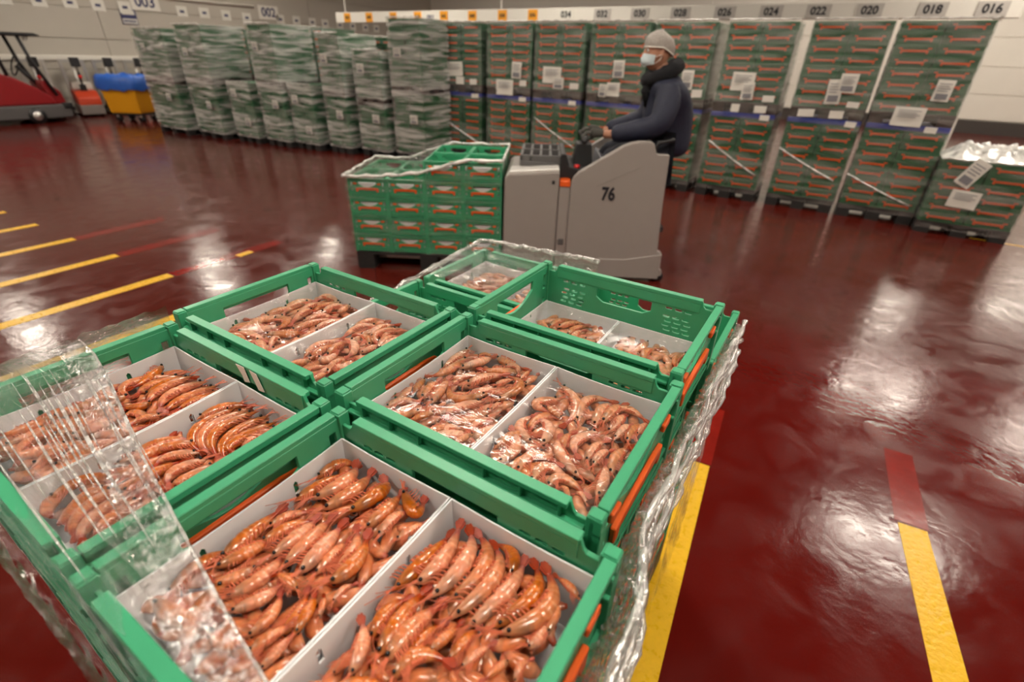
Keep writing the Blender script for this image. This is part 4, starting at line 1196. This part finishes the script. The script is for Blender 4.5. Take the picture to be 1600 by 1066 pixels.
tp('skirt', bevel(MB().prism([(-.79, .028), (-.012, .028), (-.012, .24), (-.30, .185), (-.79, .175)][::-1], -.006, .01, 'y').mesh('skirt', M['grey']), .004, 1))
tp('mid_panel', bevel(MB().box(-.868, -.784, .004, .796, .03, .735).mesh('mid_panel', M['grey']), .010, 2))
tp('trim_strip', bevel(MB().box(-.866, -.786, .000, .80, .737, .778).mesh('trim_strip', M['orange']), .004, 1), 'orange strip')
tp('battery_box', bevel(MB().prism([(-1.292, .03), (-.872, .03), (-.872, .835), (-.885, .842), (-1.25, .812), (-1.285, .79)], -.004, .804, 'y').mesh('battery_box', M['grey']), .010, 2))
tp('top_edge', bevel(MB().prism([(-1.282, .788), (-1.25, .806), (-.885, .838), (-.875, .83), (-.875, .862), (-.89, .866), (-1.25, .838)], .002, .20, 'y').mesh('top_edge', mat('truck_light', (.62, .60, .57), .3)), .006, 1), 'bright upper edge')
tp('seam', MB().box(-1.262, -.89, -.0065, -.003, .130, .136).mesh('seam', M['grey_dark']))
tp('latch', MB().box(-.925, -.905, -.010, 0, .755, .780).mesh('latch', M['black']))
cov = MB().box(-1.18, -.86, .16, .76, .85, .885)
for k in range(5): cov.box(-1.18 + k * .075, -1.16 + k * .075, .16, .76, .885, .925)
for k in range(3): cov.box(-1.18, -.86, .16 + k * .29, .18 + k * .29, .885, .93)
tp('battery_cover', bevel(cov.mesh('battery_cover', M['grey_dark']), .003, 1), 'dark ribbed battery cover')
tp('console', bevel(MB().prism([(-.87, .775), (-.60, .775), (-.60, .83), (-.80, .86), (-.83, .95), (-.868, .95)], .12, .70, 'y').mesh('console', M['black']), .006, 1))
tp('stop_button', MB().tube([(-.74, .16, .845), (-.74, .16, .872)], .022, 10).mesh('stop_button', M['red_btn'], True), 'red button')
tp('steering_column', bevel(MB().taper((-.765, -.60, .30, .50, .80), (-.745, -.625, .32, .48, 1.005)).mesh('steering_column', M['black']), .012, 2))
tp('handlebar', MB().tube([(-.70, .14, 1.045), (-.69, .22, 1.05), (-.68, .40, 1.03), (-.69, .58, 1.05), (-.70, .66, 1.045)], [.020, .022, .030, .022, .020], 10).mesh('handlebar', M['black'], True))
tp('platform', MB().box(-.784, -.02, .07, .73, .40, .44).mesh('platform', M['black']))
tp('inner_panel', bevel(MB().prism([(-.62, .44), (-.58, .44), (-.50, .90), (-.56, .93)], .10, .70, 'y').mesh('inner_panel', mat('truck_blue_grey', (.20, .20, .225), .5)), .008, 1))
tp('lean_seat', bevel(MB().box(-.16, -.02, .20, .60, .80, .90).mesh('lean_seat', M['black']), .025, 3), 'black seat pad')
tp('seat_post', MB().box(-.12, -.05, .30, .50, .44, .80).mesh('seat_post', M['black']))
tp('back_hoop', MB().tube([(-.18, .10, .98), (-.16, .10, 1.06), (-.05, .12, 1.08), (-.02, .4, 1.09), (-.05, .68, 1.08), (-.16, .70, 1.06), (-.18, .70, .98)], .016, 8).mesh('back_hoop', M['black'], True))
tp('vent', MB().box(-.848, -.806, -.004, .006, .285, .330).mesh('vent', M['grey_dark']))
tp('crease', MB().prism([(-.590, .748), (-.28, .898), (-.283, .906), (-.592, .754)], -.0025, .002, 'y').mesh('crease', mat('crease_grey', (.28, .255, .235), .5)))
nm = text_mesh('76', .125, M['ink'], 'number', .004)
t = tp('number', nm, 'black number 76'); t.location = (-.495, -.0015, .693); t.rotation_euler = (math.pi / 2, 0, 0); t.scale = (.82, 1.08, 1)
for s, off in ((-.06, .05), (-.06, .75)):
    tp('wheel', MB().tube([(s + .05, off - .035, .045), (s + .05, off + .035, .045)], .045, 16).mesh('wheel', M['black'], True))
tp('wheel', MB().tube([(-.95, .33, .11), (-.95, .47, .11)], .11, 20).mesh('wheel', M['black'], True))
tp('bumper', bevel(MB().prism([(-.015, .045), (.012, .06), (.012, .10), (-.01, .115)], -.004, .804, 'y').mesh('bumper', M['grey']), .004, 1))
for off in (.175, .505):
    tp('fork', bevel(MB().box(-2.42, -1.28, off, off + .12, .035, .095).mesh('fork', M['silver']), .005, 1))
tag(truck, 'grey ride-on pallet truck marked 76 carrying green crates', 'truck')

pallet('load_pallet', 1.2, .8, .15, 'pallet', tw(-1.905, .40, 0), TA, 'black pallet on the forks of the grey truck')
simple_tray = MB()
simple_tray.box(-.091, .091, -.134, .134, 0, .002)
for a in ((-.091, -.089, -.134, .134), (.089, .091, -.134, .134), (-.089, .089, -.134, -.132), (-.089, .089, .132, .134)): simple_tray.box(*a, .002, .098)
stm = simple_tray.mesh('shrimp_tray', M['card'])
for i in range(4):
    top = 4 if i < 2 else 5
    for j in range(2):
        for k in range(top):
            sx = -2.355 + .3 * i; of = .2 + .4 * j
            p = tw(sx, of, .15 + k * CH)
            if j == 0: lab = 'green crate showing its orange handle, %s layer of the truck load' % ('bottom', 'second', 'third', 'fourth', 'fifth')[k]
            else: lab = 'green crate at the back of the truck load'
            if k == top - 1 and i >= 2: lab = 'green crate raised above the rest, %s of the truck load' % ('outer side' if j == 0 else 'inner side')
            place_crate(p.x, p.y, p.z, TA + math.pi / 2, lab, 'crates on the grey truck')
            if j == 0:
                q = tw(sx, of - .0925, .15 + k * CH + .0105)
                t = link('shrimp_tray', stm, None, q, TA + math.pi / 2)
                tag(t, 'white card tray inside a green crate of the truck load', 'tray', 'trays in the truck load')
fl = empty('stretch_film', tw(-1.905, .4, .15), TA)
def fs(fn, n, k, m='film_move'):
    P = [[fn(i / n, j / k) for j in range(k + 1)] for i in range(n + 1)]
    link('film_sheet', MB().grid(P).mesh('film_sheet', M[m], True), fl)
fs(lambda a, b: (-.612 + 1.21 * a, -.412 + .005 * noise1(a * 14, b * 9), (.60 + .13 * max(0, min(1, (a - .45) * 3)) ) * b), 30, 20)
fs(lambda a, b: (-.615 + .005 * noise1(a * 14, b * 9), -.41 + .82 * a, .60 * b), 14, 20)
fs(lambda a, b: (.604, -.41 + .82 * a, .74 * b), 10, 20)
fs(lambda a, b: (-.612 + .62 * a, -.41 + .82 * b, .606 + .008 * noise1(a * 6, b * 6) + .05 * a * a), 16, 16)
pts = [(-.63 + .62 * k / 16, -.415, .605 + .05 * (k / 16) ** 2 + .008 * noise1(k * .9)) for k in range(17)] + [(-.01 + .61 * k / 16, -.415 + .008 * noise1(k), .655 + .10 * min(1, k / 9) + .006 * noise1(k * .8)) for k in range(1, 17)]
link('film_rope', MB().tube(pts, [.013 + .005 * noise1(k * .8, 3) for k in range(len(pts))], 8).mesh('film_rope', M['film_cap'], True), fl)
pts = [(-.62, -.41 + .82 * k / 14, .612 + .008 * noise1(k * .9)) for k in range(15)] + [(-.62 + 1.22 * k / 20, .41, .612 + .14 * min(1, max(0, k / 20 - .25) * 3) + .008 * noise1(k)) for k in range(1, 21)] + [(.605, .41 - .82 * k / 12, .755 + .006 * noise1(k)) for k in range(1, 13)]
link('film_rope', MB().tube(pts, [.010 + .004 * noise1(k * .8, 5) for k in range(len(pts))], 8).mesh('film_rope', M['film_cap'], True), fl)
tag(fl, 'clear stretch film round the green crates on the grey truck', 'film')

# ------------------------------------------------------------------ the driver
def skinned(name, joints, edges, material, sub=2, parent=None, root=0):
    """joints: (x, y, z, radius_a, radius_b)"""
    me = bpy.data.meshes.new(name); me.from_pydata([j[:3] for j in joints], edges, []); me.update()
    o = bpy.data.objects.new(name, me); COL.objects.link(o)
    sk = o.modifiers.new('skin', 'SKIN'); sk.use_smooth_shade = True
    for i, j in enumerate(joints):
        sv = me.skin_vertices[0].data[i]; sv.radius = (j[3], j[4]); sv.use_root = (i == root)
    sb = o.modifiers.new('sub', 'SUBSURF'); sb.levels = sub; sb.render_levels = sub
    dg = bpy.context.evaluated_depsgraph_get(); dg.update()
    out = bpy.data.meshes.new_from_object(o.evaluated_get(dg)); out.name = name
    bpy.data.objects.remove(o); bpy.data.meshes.remove(me)
    out.materials.clear(); out.materials.append(material)
    out.polygons.foreach_set('use_smooth', [True] * len(out.polygons))
    return link(name, out, parent)
# coordinates: x along the truck (forward is -x), y across, z up; centre line y = .40
bj = [(-.06, .40, .97, .09, .12), (-.03, .40, 1.12, .10, .14), (-.06, .40, 1.28, .11, .16), (-.11, .40, 1.43, .07, .10), (-.155, .40, 1.52, .052, .055), (-.185, .40, 1.585, .055, .055),
      (-.10, .24, 1.41, .055, .055), (-.10, .56, 1.41, .055, .055),
      (-.16, .16, 1.16, .045, .045), (-.52, .27, 1.075, .030, .030), (-.17, .64, 1.16, .045, .045), (-.53, .53, 1.075, .030, .030),
      (-.10, .31, .95, .075, .075), (-.10, .49, .95, .075, .075), (-.50, .27, .93, .055, .055), (-.50, .53, .93, .055, .055), (-.42, .27, .54, .042, .042), (-.42, .53, .54, .042, .042), (-.56, .27, .475, .033, .035), (-.56, .53, .475, .033, .035)]
be = [(0, 1), (1, 2), (2, 3), (3, 4), (4, 5), (3, 6), (3, 7), (6, 8), (8, 9), (7, 10), (10, 11), (0, 12), (0, 13), (12, 14), (13, 15), (14, 16), (15, 17), (16, 18), (17, 19)]
person = skinned('person', bj, be, M['skin'])
person.location = TC; person.rotation_euler = (0, 0, TA)
# head: a shaped ball joined to the same figure
def head_mesh():
    bm = bmesh.new()
    bmesh.ops.create_uvsphere(bm, u_segments=32, v_segments=24, radius=1)
    for v in bm.verts:
        x, y, z = v.co                       # face looks to -x
        X = x * .096 * (1.0 if x > 0 else .98); Y = y * .076; Z = z * .118
        if z < -.2 and x < .2:               # jaw narrows, chin comes forward
            k = min(1, (-.2 - z) / .8); Y *= 1 - .28 * k; X -= .012 * k
        if x > .3 and z < -.1: X *= 1 - .25 * min(1, (-.1 - z))
        n = math.exp(-((y / .16) ** 2)) * math.exp(-(((z + .18) / .20) ** 2)) * (1 if x < 0 else 0)
        X -= .024 * n                        # nose
        for s in (-1, 1):                    # eye sockets
            X += .009 * math.exp(-(((y - s * .36) / .16) ** 2)) * math.exp(-(((z - .06) / .10) ** 2)) * (1 if x < 0 else 0)
        X -= .006 * math.exp(-((z - .24) / .10) ** 2) * (1 if x < -.5 else 0)
        X += .005 * math.exp(-(((z + .50) / .035) ** 2)) * math.exp(-((y / .3) ** 2)) * (1 if x < 0 else 0)     # mouth line
        v.co = (X, Y, Z)
    me = bpy.data.meshes.new('head'); bm.to_mesh(me); bm.free()
    me.materials.append(M['skin']); me.polygons.foreach_set('use_smooth', [True] * len(me.polygons))
    return me
HX, HY, HZ, HR = -.208, .40, 1.635, math.radians(8)
def on_head(name, me, rz=HR, ry=.04):
    o = link(name, me, person, (HX, HY, HZ)); o.rotation_euler = (0, ry, rz); return o
# merge the head into the body mesh so the figure stays one surface
hm = head_mesh(); hm.transform(Matrix.Translation((HX, HY, HZ)) @ Matrix.Rotation(HR, 4, 'Z') @ Matrix.Rotation(.04, 4, 'Y'))
bm = bmesh.new(); bm.from_mesh(person.data); bm.from_mesh(hm)
for f in bm.faces: f.smooth = True
bm.to_mesh(person.data); bm.free(); bpy.data.meshes.remove(hm)
for s in (-1, 1):
    e = on_head('ear', MB().ball((.012, s * .077, -.005), (.018, .010, .030), 10, 8).mesh('ear', M['skin'], True))
    on_head('eye', MB().ball((-.083, s * .029, .008), .0115, 10, 8).mesh('eye', M['eye_white'], True))
    on_head('iris', MB().ball((-.0915, s * .029, .008), .0052, 8, 6).mesh('iris', M['ink'], True))
    on_head('eyebrow', MB().tube([(-.094, s * .016, .026), (-.092, s * .032, .031), (-.082, s * .046, .026)], .004, 6).mesh('eyebrow', M['hair'], True))
# hair net: puffed cap from brow to nape
P = []
for i in range(33):
    th = 2 * math.pi * i / 32; row = []
    for j in range(13):
        ph = math.pi * .5 * j / 12
        lo = .030 - .048 * max(0, math.cos(th))          # lower at the nape
        puff = 1.02 + .16 * math.sin(ph * 2) + .03 * noise1(i * 1.9, j * 1.7)
        row.append((.008 + .108 * math.cos(th) * math.cos(ph) * puff, .088 * math.sin(th) * math.cos(ph) * puff, lo + (.112 + .03 * max(0, math.cos(th))) * math.sin(ph) * (1.0 + .04 * noise1(i, j))))
    P.append(row)
o = on_head('hair_net', MB().grid(P).mesh('hair_net', M['net'], True)); o['label'] = 'pale bouffant hair net'
pts = [(.008 + .109 * math.cos(2 * math.pi * i / 32), .089 * math.sin(2 * math.pi * i / 32), .030 - .048 * max(0, math.cos(2 * math.pi * i / 32))) for i in range(33)]
on_head('net_band', MB().tube(pts, .005, 6).mesh('net_band', M['rail_white'], True))
# face mask
P = []
for i in range(17):
    a = -1.25 + 2.5 * i / 16; row = []
    for j in range(9):
        b = j / 8
        rr = .104 + .010 * math.exp(-(a / .5) ** 2) * math.sin(math.pi * min(1, b * 1.15)) + .002 * math.sin(b * 19)
        k = .86 if b > .75 else 1.0
        row.append((-.004 - rr * math.cos(a) * k * (.98 if b < .9 else .9), .082 * math.sin(a) * (1 - .18 * b), -.012 - .088 * b * (1 - .35 * abs(a) / 1.25) - .010 * (1 - math.cos(a))))
    P.append(row)
o = on_head('face_mask', MB().grid(P).mesh('face_mask', M['mask'], True)); o['label'] = 'pale blue face mask'
for s in (-1, 1):
    on_head('mask_loop', MB().tube([(-.035, s * .080, -.03), (0, s * .083, -.015), (.018, s * .085, -.01), (.0, s * .082, -.045), (-.03, s * .078, -.07)], .002, 5).mesh('mask_loop', M['rail_white'], True))
# jacket
jj = [(-.045, .40, .90, .150, .200), (-.035, .40, 1.04, .155, .205), (-.060, .40, 1.20, .165, .215), (-.095, .40, 1.36, .145, .205), (-.130, .40, 1.46, .090, .120),
      (-.11, .195, 1.375, .105, .100), (-.11, .605, 1.375, .105, .100), (-.165, .14, 1.17, .096, .096), (-.34, .205, 1.118, .082, .082), (-.495, .265, 1.085, .064, .064), (-.175, .66, 1.17, .096, .096), (-.34, .595, 1.118, .082, .082), (-.505, .535, 1.085, .064, .064)]
je = [(0, 1), (1, 2), (2, 3), (3, 4), (3, 5), (3, 6), (5, 7), (7, 8), (8, 9), (6, 10), (10, 11), (11, 12)]
skinned('jacket', jj, je, M['navy'], 2, person)['label'] = 'dark navy padded jacket'
pts = [(-.150 + .098 * math.cos(a), .40 + .112 * math.sin(a), 1.502 + .050 * math.cos(a)) for a in [2 * math.pi * i / 24 for i in range(25)]]
link('collar', MB().tube(pts, [.054 + .008 * noise1(i * 2.1) for i in range(25)], 12, False).mesh('collar', M['fur'], True), person)['label'] = 'black fur collar'
link('lapel', MB().tube([(-.235, .37, 1.455), (-.252, .36, 1.38), (-.235, .365, 1.28)], [.050, .046, .026], 10).mesh('lapel', M['fur'], True), person)
link('badge', bevel(MB().box(-.212, -.188, .208, .222, 1.318, 1.336).mesh('badge', M['sign_orange']), .003, 1), person)['label'] = 'small orange badge'
# trousers and shoes
tj = [(-.06, .40, .97, .16, .20), (-.12, .30, .945, .125, .125), (-.12, .50, .945, .125, .125), (-.50, .27, .935, .095, .095), (-.50, .53, .935, .095, .095), (-.43, .27, .56, .055, .055), (-.43, .53, .56, .055, .055)]
skinned('trousers', tj, [(0, 1), (0, 2), (1, 3), (2, 4), (3, 5), (4, 6)], M['trouser'], 2, person)
for y in (.27, .53):
    link('shoe', bevel(MB().prism([(-.64, .445), (-.38, .445), (-.37, .53), (-.46, .56), (-.56, .505), (-.63, .49)], y - .045, y + .045, 'y').mesh('shoe', M['black']), .012, 2), person)
# gloved hands closed on the handlebar
def hand(y0, s):
    """palm, four fingers curled over the bar, thumb under it"""
    g = empty('glove'); g.parent = person
    w = Vector((-.535, y0 + s * .01, 1.082)); c = Vector((-.655, y0, 1.078))
    pj_ = [(w.x, w.y, w.z, .026, .024), (w.x - .05, y0 + s * .004, 1.088, .024, .034), (c.x, c.y, c.z + .012, .019, .040)]
    pe = [(0, 1), (1, 2)]
    skinned('palm', pj_, pe, M['glove'], 2, g)
    for k, (dy, L) in enumerate(((-.033, .9), (-.011, 1.05), (.011, 1.0), (.032, .82))):
        y = y0 + dy
        fj = [(c.x + .012, y, 1.092, .010, .010), (c.x - .030 * L, y, 1.090, .0098, .0098), (c.x - .052 * L, y, 1.066, .009, .009), (c.x - .046 * L, y, 1.036, .0085, .0085), (c.x - .022, y, 1.020, .0075, .0075)]
        skinned('finger', fj, [(0, 1), (1, 2), (2, 3), (3, 4)], M['glove'], 1, g)
    y = y0 + s * .042
    fj = [(w.x - .055, y0 + s * .030, 1.078, .012, .012), (w.x - .085, y, 1.056, .011, .011), (w.x - .118, y, 1.034, .010, .010), (w.x - .142, y0 + s * .030, 1.022, .0085, .0085)]
    skinned('thumb', fj, [(0, 1), (1, 2), (2, 3)], M['glove'], 1, g)
    return g
hand(.28, 1); hand(.52, -1)
link('wrist', MB().tube([(-.47, .262, 1.088), (-.545, .279, 1.081)], [.033, .029], 12).mesh('wrist', M['skin'], True), person)
tag(person, 'person in navy jacket, mask and hair net riding the grey truck', 'person')

# ------------------------------------------------------------------ machines along the left wall
bin_ = empty('waste_bin', (-14.42, 6.06, 0), math.radians(29))
link('tub', bevel(MB().taper((-.36, .36, -.30, .30, .19), (-.42, .42, -.36, .36, .84)).mesh('tub', M['bin_yellow']), .03, 2), bin_)
link('rim', bevel(MB().box(-.44, .44, -.38, .38, .80, .86).mesh('rim', M['bin_yellow']), .015, 1), bin_)
P = []
for i in range(33):
    a = 2 * math.pi * i / 32; row = []
    for j, (k, z) in enumerate(((1.08, .68), (1.11, .80), (1.07, .93), (.96, .985), (.80, .97), (.4, .93), (.02, .92))):
        cx, cy = math.cos(a), math.sin(a); q = max(abs(cx), abs(cy)) ** .75
        row.append((.44 * cx / q * k, .38 * cy / q * k, z + (.035 * noise1(i * .9, j, 3) if j != 6 else 0)))
    P.append(row)
link('bag', MB().grid(P).mesh('bag', M['bag_blue'], True), bin_)['label'] = 'blue plastic bag liner'
link('frame', MB().box(-.36, .36, -.28, .28, .15, .19).mesh('frame', M['black']), bin_)
for x in (-.28, .28):
    for y in (-.2, .2):
        link('caster', MB().tube([(x, y - .025, .075), (x, y + .025, .075)], .075, 12).mesh('caster', M['black'], True), bin_)
        link('caster_fork', MB().box(x - .03, x + .03, y - .035, y + .035, .10, .155).mesh('caster_fork', M['silver']), bin_)
tag(bin_, 'yellow wheeled bin lined with a blue plastic bag', 'bin')

sc = empty('floor_scrubber', (-15.6, 4.02, 0))
def sp(name, me, label=None):
    o = link(name, me, sc)
    if label: o['label'] = label
    return o
sp('chassis', bevel(MB().box(-.42, .42, -1.0, 1.08, .10, .37).mesh('chassis', M['grey_dark']), .03, 2))
sp('bumper', bevel(MB().box(-.44, .44, .95, 1.13, .28, .40).mesh('bumper', M['black']), .03, 2))
sp('hood', bevel(MB().prism([(-.95, .37), (.86, .37), (.82, .52), (.62, .70), (.25, .93), (-.05, 1.04), (-.55, 1.06), (-.95, 1.0)], -.40, .40, 'x').mesh('hood', M['scrub_red']), .05, 3), 'dark red hood')
sp('seat', bevel(MB().prism([(-.35, 1.04), (.05, 1.03), (.0, 1.12), (-.22, 1.14), (-.30, 1.45), (-.38, 1.45)], -.24, .24, 'x').mesh('seat', M['black']), .03, 2))
sp('front_cowl', bevel(MB().prism([(.82, .37), (1.06, .37), (1.02, .62), (.80, .86), (.72, .80)], -.34, .34, 'x').mesh('front_cowl', M['scrub_red']), .03, 2))
sp('steering_wheel', MB().tube([(.19 * math.cos(a), .50 + .07 * math.sin(a), 1.12 + .18 * math.sin(a)) for a in [2 * math.pi * k / 20 for k in range(21)]], .014, 6).mesh('steering_wheel', M['black'], True))
sp('steering_post', MB().tube([(0, .80, .70), (0, .52, 1.12)], .04, 8).mesh('steering_post', M['black'], True))
for x in (-.38, .38):
    sp('roof_post', MB().tube([(x, .92, .55), (x, .70, 1.20), (x, .62, 1.68)], .035, 8).mesh('roof_post', M['black'], True))
    sp('roof_post', MB().tube([(x, .20, .95), (x, .12, 1.68)], .035, 8).mesh('roof_post', M['black'], True))
    for y, r in ((-.6, .2), (.42, .16)):
        w = sp('wheel', MB().tube([(x - .05, y, r), (x + .05, y, r)], r, 20).mesh('wheel', M['black'], True))
        link('hub', MB().tube([(x - .056, y, r), (x + .056, y, r)], r * .55, 16).mesh('hub', M['silver'], True), w)
sp('roof', bevel(MB().prism([(-.9, 1.68), (.98, 1.68), (1.0, 1.70), (.9, 1.74), (-.9, 1.75)], -.46, .46, 'x').mesh('roof', M['black']), .02, 2))
sp('work_light', bevel(MB().box(-.06, .06, .82, .90, 1.60, 1.68).mesh('work_light', M['silver']), .01, 1))
tag(sc, 'dark red ride-on floor scrubber with a black canopy roof', 'scrubber')

def stacker(y, label):
    s = empty('pallet_stacker', (-16.25, y, 0), math.radians(-12))
    def q(name, me): return link(name, me, s)
    q('chassis', bevel(MB().box(-.30, .34, -.24, .24, .05, .26).mesh('chassis', M['grey']), .02, 2))
    q('body', bevel(MB().prism([(-.28, .26), (.32, .26), (.30, .42), (.12, .56), (-.28, .58)], -.23, .23, 'y').mesh('body', M['stk_red']), .03, 2))
    q('motor_cover', bevel(MB().box(-.02, .10, -.06, .06, .50, .70).mesh('motor_cover', M['black']), .01, 1))
    q('battery', bevel(MB().box(-.28, -.05, -.20, .20, .58, .74).mesh('battery', M['rail_white']), .01, 1))
    for yy in (-.22, .22):
        q('mast_rail', MB().box(-.42, -.34, yy - .03, yy + .03, .03, 1.22).mesh('mast_rail', M['silver']))
        q('fork', MB().box(-.66, -.42, yy - .06, yy + .06, .03, .09).mesh('fork', M['silver']))
    q('mast_bar', MB().box(-.42, -.35, -.22, .22, 1.16, 1.22).mesh('mast_bar', M['silver']))
    q('lift_cylinder', MB().tube([(-.38, 0, .1), (-.38, 0, 1.15)], .025, 8).mesh('lift_cylinder', M['silver'], True))
    q('tiller', MB().tube([(.06, 0, .66), (.14, 0, .95), (.12, 0, 1.12)], .022, 8).mesh('tiller', M['black'], True))
    q('tiller_head', bevel(MB().box(.04, .20, -.09, .09, 1.08, 1.28).mesh('tiller_head', M['black']), .02, 2))
    q('stop_knob', MB().tube([(.13, .0, .86), (.17, .0, .88)], .04, 10).mesh('stop_knob', M['red_btn'], True))
    for yy in (-.18, .18): q('wheel', MB().tube([(.15, yy - .03, .06), (.15, yy + .03, .06)], .06, 12).mesh('wheel', M['black'], True))
    tag(s, label, 'stacker', 'pallet stackers along the left wall')
stacker(5.05, 'red and grey pallet stacker behind the floor scrubber')
stacker(5.85, 'red and grey pallet stacker between scrubber and its twin')
stacker(6.55, 'red and grey pallet stacker next to the yellow bin')
stacker(7.25, 'red and grey pallet stacker behind the yellow bin')
